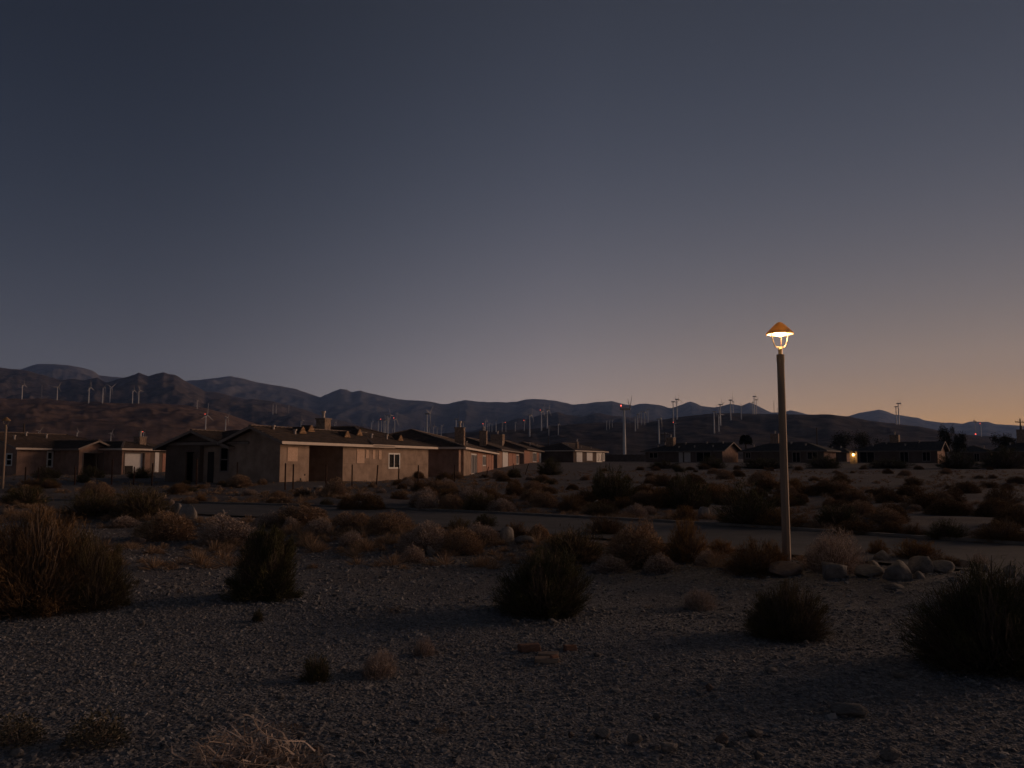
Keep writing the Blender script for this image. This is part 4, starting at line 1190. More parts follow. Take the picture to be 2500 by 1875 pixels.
# kind, centre column, foot row, width, height (photo pixels), where
SHRUBS = [
 ('bigbrown', 70, 1490, 380, 255, 'filling the near left corner of the gravel'),
 ('bigolive', 215, 1488, 200, 185, 'beside the large brown one on the near gravel'),
 ('cone', 648, 1463, 195, 162, 'alone on open gravel below the berm'),
 ('green', 629, 1518, 38, 40, 'tiny, in front of the conical one'),
 ('green', 771, 1665, 92, 76, 'small and round, beside a pinkish twig shrub'),
 ('twig', 922, 1650, 122, 74, 'between the small round green one and a twig clump'),
 ('twig', 1032, 1600, 68, 54, 'smallest, on open gravel behind the wider twig shrub'),
 ('weed', 965, 1494, 66, 24, 'flat and brown, between conical shrub and the large dark centre shrub'),
 ('bigdark', 1328, 1503, 255, 172, 'in the centre, in front of the pale upright boulder'),
 ('olive', 1392, 1368, 195, 86, 'broad, directly behind the large centre shrub'),
 ('bigtan', 1556, 1377, 172, 102, 'biggest dome on the berm before the road'),
 ('pale', 1492, 1395, 88, 44, 'low, in front of the golden dome on its near side'),
 ('pale', 1612, 1396, 94, 46, 'low, in front of the golden dome on its lamp side'),
 ('orange', 1674, 1367, 120, 108, 'tall and feathery between golden dome and lamp post'),
 ('brown', 1480, 1306, 116, 54, 'at the road edge behind the golden dome'),
 ('pale', 1723, 1383, 52, 36, 'small, beside a round stone near the feathery rust shrub'),
 ('orange', 1760, 1352, 74, 42, 'low and lit, at the road edge before the lamp'),
 ('brown', 1838, 1400, 150, 80, 'dark, just left of the lamp post foot'),
 ('orange', 1885, 1374, 86, 62, 'touching the lamp post'),
 ('twig', 2026, 1392, 184, 114, 'large, just right of the lamp post above the boulders'),
 ('bigolive', 1920, 1558, 215, 134, 'round and dark on the gravel below the lamp post'),
 ('bigdark', 2425, 1632, 400, 268, 'filling the near right corner of the gravel'),
 ('twig', 1706, 1490, 102, 56, 'low, on gravel between centre shrub and round dark one'),
 ('orange', 2143, 1357, 62, 48, 'left half of the golden strip along the road beyond the lamp'),
 ('orange', 2238, 1368, 140, 56, 'widest of the golden strip behind the boulder pile'),
 ('brown', 2310, 1386, 88, 38, 'low, behind the boulder pile'),
 ('deadtwig', 2392, 1384, 60, 42, 'thin, standing up behind the boulders'),
 ('tan', 402, 1317, 146, 78, 'wide, below the grey boulder pair on the berm'),
 ('pale', 560, 1323, 166, 62, 'wide, above a white stone on the berm'),
 ('pale', 300, 1288, 84, 30, 'flat, between the left corner shrubs and the boulder pair'),
 ('olive', 225, 1258, 156, 62, 'broad, on the far side of the berm near the unlit lamp'),
 ('olive', 347, 1259, 156, 78, 'tall, beside the grey boulder pair'),
 ('green', 60, 1230, 130, 50, 'low, behind the large brown corner shrub'),
 ('tan', 730, 1278, 172, 52, 'long and low at the road edge before the nearest house'),
 ('pale', 775, 1306, 84, 44, 'leafy, in front of the long low tan one'),
 ('pale', 712, 1291, 48, 30, 'small, beside the leafy pale one'),
 ('pale', 653, 1290, 66, 38, 'white tipped, on the berm right of a rounded stone'),
 ('tan', 862, 1291, 116, 40, 'low, at the road edge above scattered pebbles'),
 ('tan', 950, 1299, 120, 48, 'low, at the road edge beside the pale dome cluster'),
 ('bigpale', 1036, 1349, 126, 80, 'tallest of the pale cluster left of the upright boulder'),
 ('pale', 1010, 1374, 66, 42, 'small, at the foot of the pale cluster beside a round stone'),
 ('tan', 1132, 1351, 110, 58, 'right beside the pale cluster on bright gravel'),
 ('olive', 1120, 1303, 70, 46, 'dark, at the road edge behind the pale cluster'),
 ('green', 1182, 1288, 76, 40, 'dark, at the road edge above the upright boulder'),
 ('brown', 1258, 1313, 68, 42, 'dark, directly behind the upright boulder'),
 ('tan', 1316, 1316, 68, 42, 'round, at the road edge right of the flat boulder'),
 ('pale', 1178, 1326, 98, 50, 'touching the upright boulder'),
 ('pale', 855, 1331, 66, 34, 'small, alone on bright pebbles below the road edge'),
 # beyond the road
 ('tan', 818, 1211, 58, 42, 'largest dome before the patio recess of the nearest house'),
 ('browndome', 850, 1246, 54, 36, 'at the far kerb, left of a wider brown pair'),
 ('browndome', 908, 1246, 72, 40, 'wide, at the far kerb before the nearest house'),
 ('green', 795, 1238, 42, 24, 'small, at the far kerb'),
 ('orange', 748, 1243, 32, 22, 'small, at the far kerb before the chipboard wall'),
 ('pale', 1045, 1246, 70, 42, 'at the far kerb in front of a pale boulder'),
 ('tan', 1105, 1243, 62, 36, 'at the far kerb beside the pale one'),
 ('olive', 1165, 1249, 90, 54, 'dark and broad at the far kerb'),
 ('pale', 1226, 1250, 76, 36, 'broad, at the far kerb right of a dark one'),
 ('tan', 1296, 1222, 60, 28, 'low, on sand before the row houses'),
 ('brown', 1390, 1249, 62, 42, 'beside the far kerb left of the biggest dark shrub'),
 ('olive', 1464, 1256, 100, 32, 'low and dark at the far kerb, below the biggest dark shrub'),
 ('creosote', 1500, 1224, 126, 80, 'with a tall sprig, beyond the road below the last row house'),
 ('green', 1462, 1215, 40, 75, 'narrow upright, joined to the big dark one beyond the road'),
 ('brown', 1566, 1236, 90, 26, 'low, right of the big dark one beyond the road'),
 ('pale', 1548, 1262, 66, 34, 'pale dome at the far kerb'),
 ('pale', 1586, 1256, 40, 24, 'small, beside the pale dome at the far kerb'),
 ('creosote', 1682, 1241, 130, 84, 'in the middle of the dark trio beyond the road'),
 ('orange', 1672, 1275, 76, 46, 'at the far kerb beside a white boulder'),
 ('creosote', 1830, 1283, 180, 98, 'largest, beyond the road directly left of the lamp post'),
 ('orange', 1900, 1290, 150, 52, 'behind the lamp post across the road'),
 ('green', 2045, 1286, 126, 62, 'dark, across the road just right of the lamp post'),
 ('browndome', 2092, 1306, 114, 38, 'low, at the far kerb right of the lamp post'),
 ('brown', 2165, 1274, 126, 32, 'long, behind the cushion row at the far kerb'),
 ('browndome', 2175, 1303, 70, 30, 'small, second cushion at the far kerb'),
 ('brown', 2230, 1313, 66, 38, 'third clump at the far kerb'),
 ('green', 2312, 1321, 106, 56, 'dark, at the far kerb before the edge of view'),
 ('brown', 2440, 1326, 146, 60, 'broad, at the far kerb at the edge of view'),
 ('browndome', 2490, 1331, 64, 36, 'cut by the frame edge at the far kerb'),
 ('browndome', 1955, 1228, 42, 24, 'small, right beside the lamp post on the flat'),
 ('browndome', 2050, 1241, 58, 22, 'first of three low cushions on the flat'),
 ('browndome', 2095, 1241, 66, 22, 'second of three low cushions on the flat'),
 ('browndome', 2176, 1227, 74, 30, 'biggest cushion on the open flat'),
 ('pale', 2186, 1244, 44, 16, 'flat, below the biggest cushion on the flat'),
 ('pale', 2232, 1247, 48, 17, 'flat, right of the other flat pale one'),
 ('browndome', 2333, 1208, 38, 18, 'lone far cushion on the flat'),
 ('brown', 2436, 1263, 54, 28, 'lone, on the flat near the edge of view'),
 ('creosote', 1340, 1160, 72, 44, 'beside the fifth row house wall'),
 ('green', 1255, 1166, 50, 26, 'against the white door of the third row house'),
 ('tan', 585, 1188, 64, 28, 'round, before the gable of the nearest house'),
 ('tan', 640, 1183, 26, 14, 'tiny, at the foot of the dark gable'),
 ('brown', 450, 1197, 66, 18, 'long, before the shaded entry of the nearest house'),
 ('brown', 490, 1193, 26, 12, 'short, before the shaded entry of the nearest house'),
 ('tan', 465, 1232, 40, 18, 'behind the boulder pair beyond the road'),
 ('orange', 490, 1226, 40, 22, 'rusty, behind the boulder pair beyond the road'),
 ('tan', 676, 1218, 40, 20, 'low, with a broken stick beside it before the chipboard wall'),
 ('brown', 740, 1211, 50, 22, 'low, among white rubble before the chipboard wall'),
 ('leaf', 240, 1820, 156, 88, 'with broad leaves, at the bottom edge on near gravel'),
 ('leaf', 42, 1822, 130, 78, 'with broad leaves, in the bottom left corner'),
 ('deadtwig', 615, 1905, 470, 120, 'with bare pale stems, at the bottom edge'),
 ('weed', 700, 1800, 160, 26, 'spread flat above the dead branching shrub'),
 ('weed', 1078, 1800, 56, 34, 'upright, alone on near gravel'),
 ('weed', 770, 1850, 60, 36, 'right of the dead branching shrub'),
 ('weed', 975, 1748, 40, 18, 'low, on near gravel left of the upright one'),
 ('weed', 1580, 1486, 60, 14, 'flat, right of the centre shrub'),
 ('weed', 437, 1450, 24, 20, 'tiny, alone between left corner and conical shrub'),
 ('weed', 1640, 1560, 50, 14, 'flat, on gravel left of the round dark shrub'),
]
def place(px, foot):
    return ground(px, foot)
taken = []
for (kd, px, foot, w, h, where) in SHRUBS:
    if foot > 1875:
        d = ray(px, foot); k = (CAMZ) / -d.z; p = Vector((d.x * k, d.y * k, 0))
    else: p = place(px, foot)
    wm = w * p.y / FPX; hm = h * p.y / FPX * 1.02
    if kd == 'weed': shrub(kd, p.x, p.y, wm, hm, 'small rusty dry weed, ' + where, 'dry weeds on the gravel', name='weed')
    else: shrub(kd, p.x, p.y, wm, hm, KW[kd] + ' ' + where, 'desert shrubs')
    taken.append((px, foot))
# the many small shrubs of the flat: alike, told apart by nothing but their zone
rs = random.Random(5)
def scatter(n, x0, x1, y0, y1, kinds, w, label, group, dense=None):
    c = 0; tries = 0
    while c < n and tries < n * 30:
        tries += 1
        px = rs.uniform(x0, x1); t = rs.random(); py = y0 + (y1 - y0) * t ** 1.15
        if dense and float(vn(px / 90., py / 16., 71)) < dense: continue
        hit = BVH.ray_cast(Vector((0, 0, CAMZ)), ray(px, py).normalized())
        if hit[0] is None or hit[0].y > 190: continue
        p = hit[0]
        if abs(float(road_dist(np.array([p.x]), np.array([p.y]))[0])) < ROADW / 2 + .8: continue
        wm = rs.uniform(*w); kd = rs.choice(kinds)
        q = (wm - w[0]) / (w[1] - w[0]); dq = (py - y0) / (y1 - y0)
        lab = ('small', 'medium', 'wide')[min(2, int(q * 3))] + ' ' + KW[kd] + ' ' + ('far across', 'midway on', 'roadside on')[min(2, int(dq * 3))] + ' ' + label
        shrub(kd, p.x, p.y, wm, wm * rs.uniform(.36, .52), lab, group, parts=False)
        c += 1
scatter(46, 960, 1330, 1166, 1240, ['tan', 'pale', 'brown', 'tan', 'browndome', 'orange'], (.5, 1.35), 'the crowded patch by the row', 'shrubs crowded before the row houses')
scatter(26, 1300, 1620, 1150, 1245, ['tan', 'brown', 'browndome', 'orange', 'green'], (.5, 1.3), 'the sandy lot beside the row', 'shrubs on the sandy lot')
scatter(60, 1560, 2000, 1144, 1240, ['tan', 'browndome', 'brown', 'orange', 'browndome', 'green'], (.6, 1.7), 'the flat behind the lamp post', 'shrubs on the open flat')
scatter(50, 2000, 2520, 1146, 1290, ['browndome', 'brown', 'browndome', 'tan'], (.5, 1.5), 'the flat below the porch lamp', 'shrubs on the dark flat')
scatter(16, 0, 560, 1178, 1232, ['brown', 'green', 'olive', 'tan'], (.6, 1.5), 'the ground before the garages', 'shrubs before the garages')
scatter(12, 560, 960, 1188, 1238, ['tan', 'brown', 'pale'], (.35, .8), 'the earth before the nearest house', 'shrubs before the nearest house')

# ankle-high dry growth between them, too much to count
def brush(n, seed):
    rng = np.random.default_rng(seed); parts = []
    c = 0
    while c < n:
        px = rng.uniform(-60, 2560); py = 1150 + 240 * rng.random() ** 1.6
        hit = BVH.ray_cast(Vector((0, 0, CAMZ)), ray(px, py).normalized())
        if hit[0] is None or hit[0].y > 210: continue
        p = hit[0]
        if float(vn(p.x / 3.2, p.y / 4.5, 91)) < .42: continue
        if abs(float(road_dist(np.array([p.x]), np.array([p.y]))[0])) < ROADW / 2 + .25: continue
        nearby = p.y < 34
        if p.y < 24 and rng.random() < (.8 if p.y < 15 else .5): continue
        k = 150 if nearby else 46; w = rng.uniform(.10, .34) if nearby else rng.uniform(.12, .36); h = w * rng.uniform(.5, .9); wd = .0045 if nearby else .014
        ph = rng.uniform(0, 6.28, k); el = rng.uniform(.1, 1.5, k)
        e = np.stack([np.cos(ph) * np.cos(el) * w, np.sin(ph) * np.cos(el) * w, np.sin(el) * h], 1) * rng.uniform(.6, 1, (k, 1))
        o = np.array([p.x, p.y, p.z - .02])
        parts.append(ribbons(np.stack([o + e * rng.uniform(0, .6, (k, 1)), o + e], 1), wd, wd * .7, rng)); c += 1
    V, Q = cat(parts)
    tag(link('dry_brush', np_mesh('dry_brush', V, Q, MAT['f_tan'])), kind='stuff')
brush(3200, 12)

# hedge-like bushes against the shaded houses
for px, foot, w, h, lab in ((1620, 1141, 90, 16, 'low dark bush at the foot of the shaded gabled house'), (1740, 1143, 80, 24, 'dark bush below the lit gable end'), (1870, 1142, 140, 20, 'dark bush before the hip roofed shaded house'), (2010, 1146, 100, 26, 'dark bush left of the porch lamp'),
                            (2170, 1146, 130, 20, 'dark bush before the porch lamp house'), (2340, 1150, 120, 34, 'tall dark bush below the second lit gable end'), (2450, 1152, 130, 42, 'tall dark bush before the darkest house'), (115, 1180, 70, 22, 'dark bush before the white framed window'), (225, 1180, 70, 24, 'dark bush in the open garage doorway'), (340, 1180, 70, 22, 'dark bush before the white garage door')):
    Y = 118 if px > 1000 else 72
    p = at(px, foot, Y); shrub('creosote', p.x, p.y, w * Y / FPX, h * Y / FPX * 1.3, lab, 'bushes against the houses')

# trees
def tree(px, top, foot, w, dist, label, kind='round'):
    b = at(px, foot, dist); t = at(px, top, dist); H = t.z - b.z; wm = w * dist / FPX
    o = empty('palm_tree' if kind == 'palm' else 'tree', (b.x, b.y, b.z), random.uniform(0, 6), label, 'tree', 'trees behind the shaded houses')
    rng = np.random.default_rng(int(px))
    tr = MB()
    if kind == 'palm':
        tr.tube([(0, 0, -1), (0, 0, H * .8)], [.22, .16], 8)
        tr.build('trunk', MAT['post_wood'], o)
        n = 700; ph = rng.uniform(0, 6.28, n); el = rng.uniform(-.6, 1.1, n); L = wm * .5 * rng.uniform(.7, 1, n)
        c = np.array([0, 0, H * .8]) + np.zeros((n, 3)); e = c + np.stack([np.cos(ph) * np.cos(el) * L, np.sin(ph) * np.cos(el) * L, np.sin(el) * L - .25 * L * np.cos(el)], 1)
        m = (c + e) / 2; m[:, 2] += .18 * L
        V, Q = ribbons(np.stack([c, m, e], 1), .10, .16, rng)
    else:
        tr.tube([(0, 0, -1), (.1, 0, H * .35), (0, .1, H * .6)], [.2, .15, .08], 8)
        for k in range(5):
            a = rng.uniform(0, 6.28); tr.tube([(0, 0, H * rng.uniform(.25, .5)), (math.cos(a) * wm * .3, math.sin(a) * wm * .3, H * rng.uniform(.6, .85))], [.08, .03], 6)
        tr.build('trunk', MAT['post_wood'], o)
        n = 2600; cl = rng.normal(size=(16, 3)) * [wm * .2, wm * .2, H * .16] + [0, 0, H * .68]
        p = cl[rng.integers(0, 16, n)] + rng.normal(size=(n, 3)) * [wm * .09, wm * .09, H * .09]
        p[:, 2] = np.maximum(p[:, 2], H * .2)
        dr = norm(rng.normal(size=(n, 3))) * rng.uniform(.2, .45, (n, 1))
        V, Q = ribbons(np.stack([p, p + dr * .5, p + dr], 1), .10, .08, rng)
    link('crown', np_mesh('crown', V, Q, MAT['f_tree']), o)
tree(1822, 1060, 1128, 34, 190, 'shaggy palm between the first two shaded houses', 'palm')
tree(2060, 1056, 1125, 62, 215, 'round dark tree left of the pair behind the low warm roof')
tree(2110, 1052, 1125, 70, 222, 'tallest dark tree behind the low warm roof')
tree(2312, 1052, 1128, 34, 185, 'narrow dark tree above the second lit gable')
tree(2342, 1064, 1128, 30, 192, 'small dark tree beside the narrow one above the gable')
tree(2452, 1064, 1128, 50, 175, 'dark tree left of the darkest house chimney')

# ------------------------------------------------------------------ rocks
def rock_mesh(seed, rough=.34, flat=1.0):
    import bmesh
    bm = bmesh.new(); bmesh.ops.create_icosphere(bm, subdivisions=3, radius=.5)
    rr = np.random.default_rng(seed)
    planes = [(Vector(norm(rr.normal(size=3))), rr.uniform(.24, .42)) for _ in range(13)]
    for v in bm.verts:
        p = v.co.copy()
        for nv, d in planes:
            k = p.dot(nv) - d
            if k > 0: p -= nv * k * .96
        nz = float(fbm(np.array([p.x * 3 + seed]), np.array([p.y * 3 + p.z * 2.3]), 3, seed)[0]) - .5
        v.co = p * (1 + nz * rough)
    mi = Vector((min(v.co.x for v in bm.verts), min(v.co.y for v in bm.verts), min(v.co.z for v in bm.verts)))
    ma = Vector((max(v.co.x for v in bm.verts), max(v.co.y for v in bm.verts), max(v.co.z for v in bm.verts)))
    for v in bm.verts:
        v.co = Vector(((v.co.x - (mi.x + ma.x) / 2) / (ma.x - mi.x), (v.co.y - (mi.y + ma.y) / 2) / (ma.y - mi.y), (v.co.z - mi.z) / (ma.z - mi.z)))
    me = bpy.data.meshes.new('rock'); bm.to_mesh(me); bm.free()
    me.polygons.foreach_set('use_smooth', [True] * len(me.polygons))
    return me
ROCKS = {}
for m_ in ('rock', 'rock_pale', 'rock_pink'):
    ROCKS[m_] = []
    for k in range(5):
        me = rock_mesh(40 + k); me.materials.append(MAT[m_]); ROCKS[m_].append(me)
def rock(px, foot, w, h, label, m_='rock', name='boulder', group=None, deep=None, rz=None):
    p = ground(px, foot)
    wm = w * p.y / FPX; hm = h * p.y / FPX
    o = link(name, random.choice(ROCKS[m_]))
    dm = deep or wm * random.uniform(.65, .9)
    o.scale = (wm * 1.04, dm, hm * 1.42); o.location = (p.x, p.y + dm * .35, Tz(p.x, p.y) - hm * .40)
    if name == 'stone': o.location.z += hm * .24
    o.rotation_euler = (0, 0, rz if rz is not None else random.choice((0, math.pi)) + random.uniform(-.25, .25))
    return tag(o, label, 'boulder' if name == 'boulder' else 'stone', group)
G1 = 'boulders along the berm'
for a in (
 (455, 1268, 46, 36, 'large grey boulder of the pair left of the nearest house', 'rock_pale'), (428, 1258, 26, 30, 'smaller boulder leaning on the large grey one', 'rock_pale'), (443, 1240, 20, 8, 'flat stone on top between the boulder pair', 'rock_pale'),
 (384, 1226, 32, 18, 'low pale boulder behind the tall olive shrub', 'rock_pink'), (406, 1238, 30, 20, 'pale boulder touching the boulder pair', 'rock_pink'), (537, 1262, 20, 17, 'rounded tan stone right of the boulder pair', 'rock_pale'),
 (336, 1330, 30, 20, 'pinkish stone below the wide tan shrub', 'rock_pink'), (547, 1322, 30, 19, 'white faced stone below the wide pale shrub', 'rock_pale'),
 (1238, 1327, 34, 37, 'pale upright rounded boulder on the centre of the berm', 'rock_pale'), (1281, 1330, 46, 19, 'flat grey boulder lying beside the upright one', 'rock'), (1050, 1356, 22, 22, 'round grey stone at the foot of the pale cluster', 'rock_pale'),
 (1690, 1373, 27, 17, 'round stone beside the feathery rust shrub', 'rock_pale'), (1925, 1410, 78, 34, 'large flat topped boulder at the lamp post foot', 'rock_pink'),
 (2045, 1420, 66, 40, 'sloping grey boulder below the large twig shrub', 'rock'), (2130, 1411, 68, 28, 'long low boulder left in the pile', 'rock'), (2137, 1391, 32, 20, 'small boulder on the back left of the pile', 'rock'), (2156, 1374, 40, 28, 'pointed boulder at the top back of the pile', 'rock'),
 (2198, 1420, 64, 46, 'biggest square boulder in the middle of the pile', 'rock'), (2257, 1402, 54, 42, 'tall cracked boulder in the pile', 'rock'), (2276, 1373, 24, 16, 'pale small stone behind the tall cracked boulder', 'rock_pink'), (2308, 1402, 62, 30, 'wide sloping boulder right of the tall cracked one', 'rock'), (2248, 1419, 28, 19, 'small boulder in front of the tall cracked one', 'rock'), (2172, 1400, 20, 14, 'little stone wedged beside the square boulder', 'rock'),
 (2364, 1391, 30, 21, 'pinkish boulder right of the pile', 'rock_pink'), (2405, 1398, 34, 20, 'low boulder beside the pinkish one', 'rock'), (2474, 1412, 34, 30, 'boulder at the edge of view above the corner shrub', 'rock'), (2350, 1382, 24, 14, 'small stone behind the pinkish boulder', 'rock'),
 (2192, 1447, 48, 13, 'flat slab lying below the boulder pile', 'rock'), (1720, 1264, 26, 26, 'white boulder at the far kerb left of the lamp post', 'rock_pale'), (1453, 1240, 28, 18, 'pale boulder at the far kerb below the big dark shrub', 'rock_pale'), (1072, 1224, 16, 13, 'pale boulder among the crowded shrubs', 'rock_pale'), (825, 1298, 14, 14, 'pointed pale stone at the road edge', 'rock_pale'), (808, 1308, 8, 6, 'tiny pale stone below the leafy shrub', 'rock_pale'), (845, 1283, 14, 12, 'round stone among the low tan shrubs', 'rock_pale'), (859, 1288, 12, 8, 'first of two little stones among the low tan shrubs', 'rock_pale'), (874, 1287, 11, 8, 'second of two little stones among the low tan shrubs', 'rock_pale')):
    rock(*a, group=G1)
G2 = 'stones on the near gravel'
for a in (
 (2083, 1754, 84, 22, 'long pale slab on the near gravel below the corner shrub', 'rock'), (1885, 1648, 28, 9, 'flat light stone below the round dark shrub', 'rock_pale'), (2200, 1661, 30, 9, 'flat light stone left of the corner shrub', 'rock'), (1762, 1821, 32, 20, 'pinkish speckled stone near the bottom edge', 'rock_pink'), (1850, 1818, 44, 15, 'low grey stone right of the pinkish one', 'rock'), (2175, 1864, 56, 20, 'wide grey stone at the bottom edge', 'rock'), (1735, 1701, 19, 15, 'round stone alone on the gravel', 'rock_pink'), (1855, 1857, 24, 15, 'small round stone below the low grey one', 'rock'),
 (1471, 1814, 38, 18, 'pale oval stone near the bottom centre', 'rock_pale'), (1551, 1827, 34, 19, 'bluish round stone right of the pale oval', 'rock'), (1636, 1852, 46, 17, 'long pale stone near the bottom edge', 'rock_pale'), (1347, 1868, 22, 12, 'small pale stone at the bottom centre', 'rock_pale'), (735, 1812, 20, 11, 'white chip among flat rusty weeds', 'rock_pale'), (512, 1766, 12, 11, 'white round pebble left of the flat weeds', 'rock_pale'), (684, 1713, 17, 9, 'light stone below the small round green shrub', 'rock_pale'), (1018, 1650, 11, 11, 'light stone right of the twig shrub', 'rock_pale'), (37, 1873, 26, 16, 'tan stone in the bottom corner', 'rock_pale'), (178, 1864, 20, 10, 'small flat stone at the bottom edge', 'rock'), (1258, 1532, 20, 12, 'grey stone below the centre shrub', 'rock'), (1350, 1528, 24, 13, 'larger grey stone below the centre shrub', 'rock'), (1403, 1524, 12, 9, 'little grey stone below the centre shrub', 'rock'), (1460, 1605, 20, 8, 'flat stone right of the broken bricks', 'rock'), (1200, 1762, 16, 10, 'light stone on open gravel', 'rock_pale'), (1395, 1818, 14, 11, 'brownish stone left of the pale oval', 'rock_pink'), (1325, 1806, 14, 8, 'light chip left of the brownish stone', 'rock_pale'), (1132, 1757, 17, 8, 'pale sliver above the upright weed', 'rock_pale'), (1970, 1577, 13, 9, 'light stone just below the round dark shrub', 'rock_pale'), (2030, 1626, 14, 8, 'light stone between two flat ones', 'rock_pale'), (1605, 1768, 18, 12, 'grey stone above the bluish round one', 'rock'), (345, 1528, 14, 10, 'light stone right of the corner shrubs', 'rock_pale'), (322, 1628, 13, 8, 'small pale stone on left gravel', 'rock_pale'), (187, 1678, 12, 9, 'small tan stone on left gravel', 'rock_pale')):
    rock(*a, name='stone', group=G2)

# broken bricks and building rubble
def brick(px, py, w, h, rz, label, m_='brick', tilt=0, name='brick', th=None):
    p = ground(px, py); k = p.y / FPX
    L = w * k; t = th or h * k
    b = MB(); rr = random.Random(int(px))
    dp = L * .5
    b.box((-L/2, -dp/2, 0), (L/2, dp/2, t))
    o = b.build(name, MAT[m_])
    for i, v in enumerate(o.data.vertices):
        v.co += Vector((rr.uniform(-.08, .08) * L, rr.uniform(-.06, .06) * L, rr.uniform(-.12, .12) * t))
    md = o.modifiers.new('edge', 'BEVEL'); md.width = min(L, t) * .12; md.segments = 2
    o.location = (p.x, p.y, Tz(p.x, p.y) - t * .1); o.rotation_euler = (tilt, 0, rz)
    return tag(o, label, 'brick' if name == 'brick' else name.replace('_', ' '), 'broken bricks and rubble')
brick(1294, 1593, 50, 18, .15, 'whole orange brick lying behind the broken pair')
brick(1338, 1612, 44, 15, -.1, 'upper broken brick of the pair on open gravel', 'lumber')
brick(1334, 1624, 56, 12, .05, 'lower broken piece of the pair on open gravel', 'lumber')
brick(1354, 1622, 22, 18, .6, 'brick stump at the end of the broken pair')
brick(1392, 1594, 30, 14, .4, 'reddish brick chunk right of the broken pair')
for px, py, w, h, lab in ((732, 1204, 10, 7, 'white rubble lump left of the white chips'), (750, 1203, 6, 10, 'upright white chip before the patio recess'), (763, 1206, 9, 9, 'pointed white chip before the patio recess'), (776, 1196, 26, 8, 'grey rubble heap before the patio recess'), (700, 1214, 8, 4, 'small pale chip before the chipboard wall')):
    rock(px, py, w, h, lab, 'rock_pale', name='stone', group='rubble before the nearest house')
brick(795, 1207, 34, 3, -.2, 'pale plank lying before the patio recess', 'lumber', name='plank', th=.06)
brick(697, 1216, 26, 2, .4, 'thin broken stick before the chipboard wall', 'lumber', name='plank', th=.05)

# rusty fence posts in front of the houses
def post(px, top, foot, label, lean=0.0):
    p = ground(px, foot); k = p.y / FPX; h = (foot - top) * k
    b = MB(); b.box((-.025, -.02, -.3), (.025, .02, h)); b.box((-.008, .0205, -.3), (.008, .05, h))
    for j in range(10): b.box((-.012, -.032, h * (j + .5) / 10), (.012, -.0205, h * (j + .5) / 10 + .02))
    o = b.build('fence_post', MAT['rust']); o.location = (p.x, p.y, p.z); o.rotation_euler = (random.uniform(-.03, .03), lean, random.uniform(-.3, .3)); o.scale = (1.3, 1.3, 1)
    tag(o, label, 'fence post', 'rusty steel fence posts')
for a in ((696, 1132, 1196, 'rusty post before the square chipboard'), (715, 1134, 1196, 'rusty post right beside the one before the square chipboard'), (796, 1135, 1190, 'rusty post in front of the patio recess'), (859, 1135, 1190, 'rusty post right of the patio recess'), (919, 1136, 1186, 'slightly leaning rusty post below the narrow boards', .05), (973, 1136, 1184, 'rusty post left of the dark window'), (1021, 1136, 1182, 'rusty post right of the dark window'),
          (479, 1121, 1188, 'rusty post before the shaded entry'), (578, 1129, 1186, 'rusty post before the dark gable'), (1110, 1135, 1176, 'rusty post before the shaded end of the second row house'), (1187, 1139, 1166, 'leaning post before the second row house', .2), (1282, 1131, 1160, 'leaning post before the fourth row house', .3), (1250, 1132, 1162, 'short leaning post before the third row house', .15),
          (61, 1141, 1180, 'rusty post before the far stucco wall'), (92, 1142, 1182, 'rusty post left of the tall white window'), (182, 1140, 1184, 'rusty post before the open garage corner'), (272, 1122, 1184, 'rusty post between the two garages'), (326, 1140, 1184, 'rusty post before the white garage door'), (370, 1132, 1186, 'rusty post before the narrow pale door')):
    post(*a)

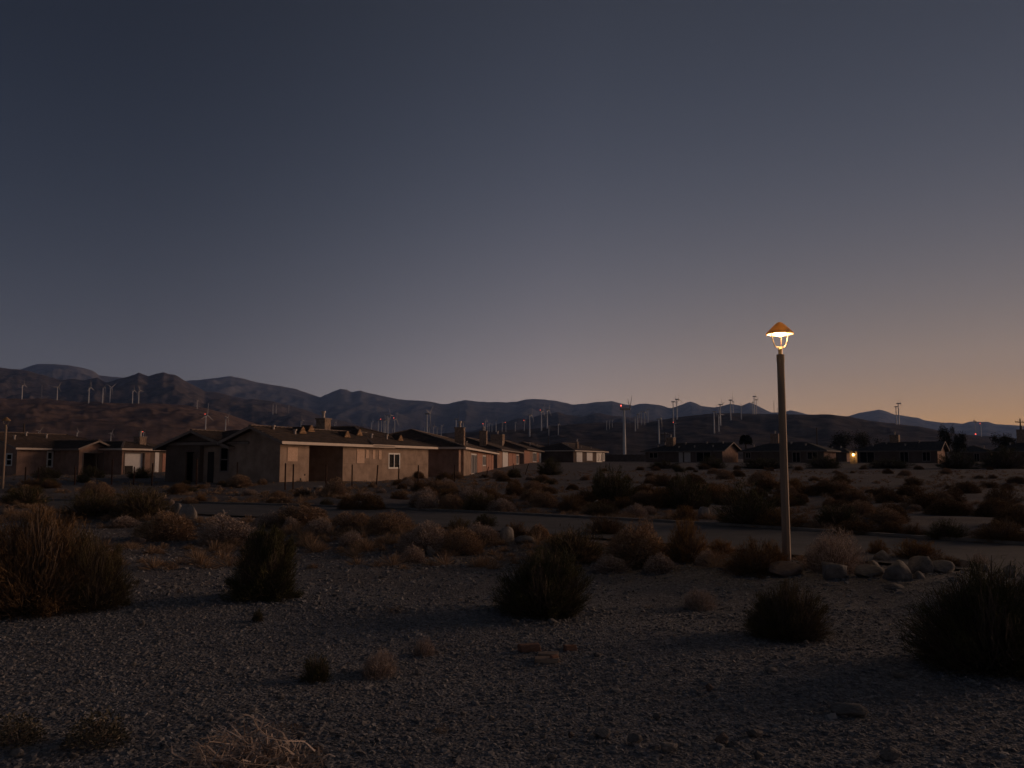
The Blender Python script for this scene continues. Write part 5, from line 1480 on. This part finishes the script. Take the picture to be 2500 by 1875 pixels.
# ------------------------------------------------------------------ loose gravel, near field
def gravel(n, y0, y1, smin, smax, seed, name, jag=.12):
    rng = np.random.default_rng(seed)
    t = rng.random(n) ** 1.0
    y = y0 + (y1 - y0) * t
    x = rng.uniform(-1, 1, n) * (3.0 + y * .72)
    keep = .55 * vn(x / 2.3, y / 2.3, 55) + rng.random(n) > .42
    rdm = road_dist(x, y); keep &= (rdm < -ROADW / 2 - .3)
    x = x[keep]; y = y[keep]; n = len(x)
    z = T(x, y)
    s = smin + (smax - smin) * rng.random(n) ** 3.2
    base = np.array([(1, 0, 0), (0, 1, 0), (-1, 0, 0), (0, -1, 0), (.45, .45, .8), (-.45, .45, .75), (-.45, -.45, .8), (.45, -.45, .7)], float)
    Q = np.array([(0, 1, 5, 4), (1, 2, 6, 5), (2, 3, 7, 6), (3, 0, 4, 7), (4, 5, 6, 7)])
    P = base[None] * (1 + rng.normal(size=(n, 8, 1)) * jag * 1.5) + rng.normal(size=(n, 8, 3)) * jag
    P *= (s[:, None] * rng.uniform(.7, 1.3, (n, 3)) * [1, 1, .72])[:, None, :]
    a = rng.uniform(0, 6.28, n); c, sn = np.cos(a)[:, None], np.sin(a)[:, None]
    X = P[..., 0] * c - P[..., 1] * sn; Y = P[..., 0] * sn + P[..., 1] * c
    V = np.stack([X + x[:, None], Y + y[:, None], P[..., 2] + z[:, None] - .12 * s[:, None]], -1).reshape(-1, 3)
    F = (Q[None] + (np.arange(n) * 8)[:, None, None]).reshape(-1, 4)
    o = link(name, np_mesh(name, V, F, MAT['pebble'])); tag(o, kind='stuff'); return o
gravel(98000, 3.6, 9.5, .004, .026, 3, 'gravel')
gravel(54000, 9.0, 22, .008, .042, 4, 'gravel')

gravel(1500, 3.8, 24, .018, .048, 6, 'cobbles', .06)

# ------------------------------------------------------------------ haze
def haze():
    b = MB(); b.box((-HAZE_SIDE, -400, -6), (HAZE_SIDE, HAZE_END, HAZE_TOP))
    o = b.build('haze', None) if False else link('haze', b.mesh('haze', []))
    m = bpy.data.materials.new('haze_air'); m.use_nodes = True
    n = m.node_tree.nodes; n.clear()
    out = n.new('ShaderNodeOutputMaterial'); v = n.new('ShaderNodeVolumePrincipled')
    v.inputs['Color'].default_value = (.31, .50, 1.0, 1); v.inputs['Density'].default_value = HAZE; v.inputs['Anisotropy'].default_value = .2
    m.node_tree.links.new(v.outputs[0], out.inputs['Volume'])
    o.data.materials.append(m)
    tag(o, kind='stuff')
haze()
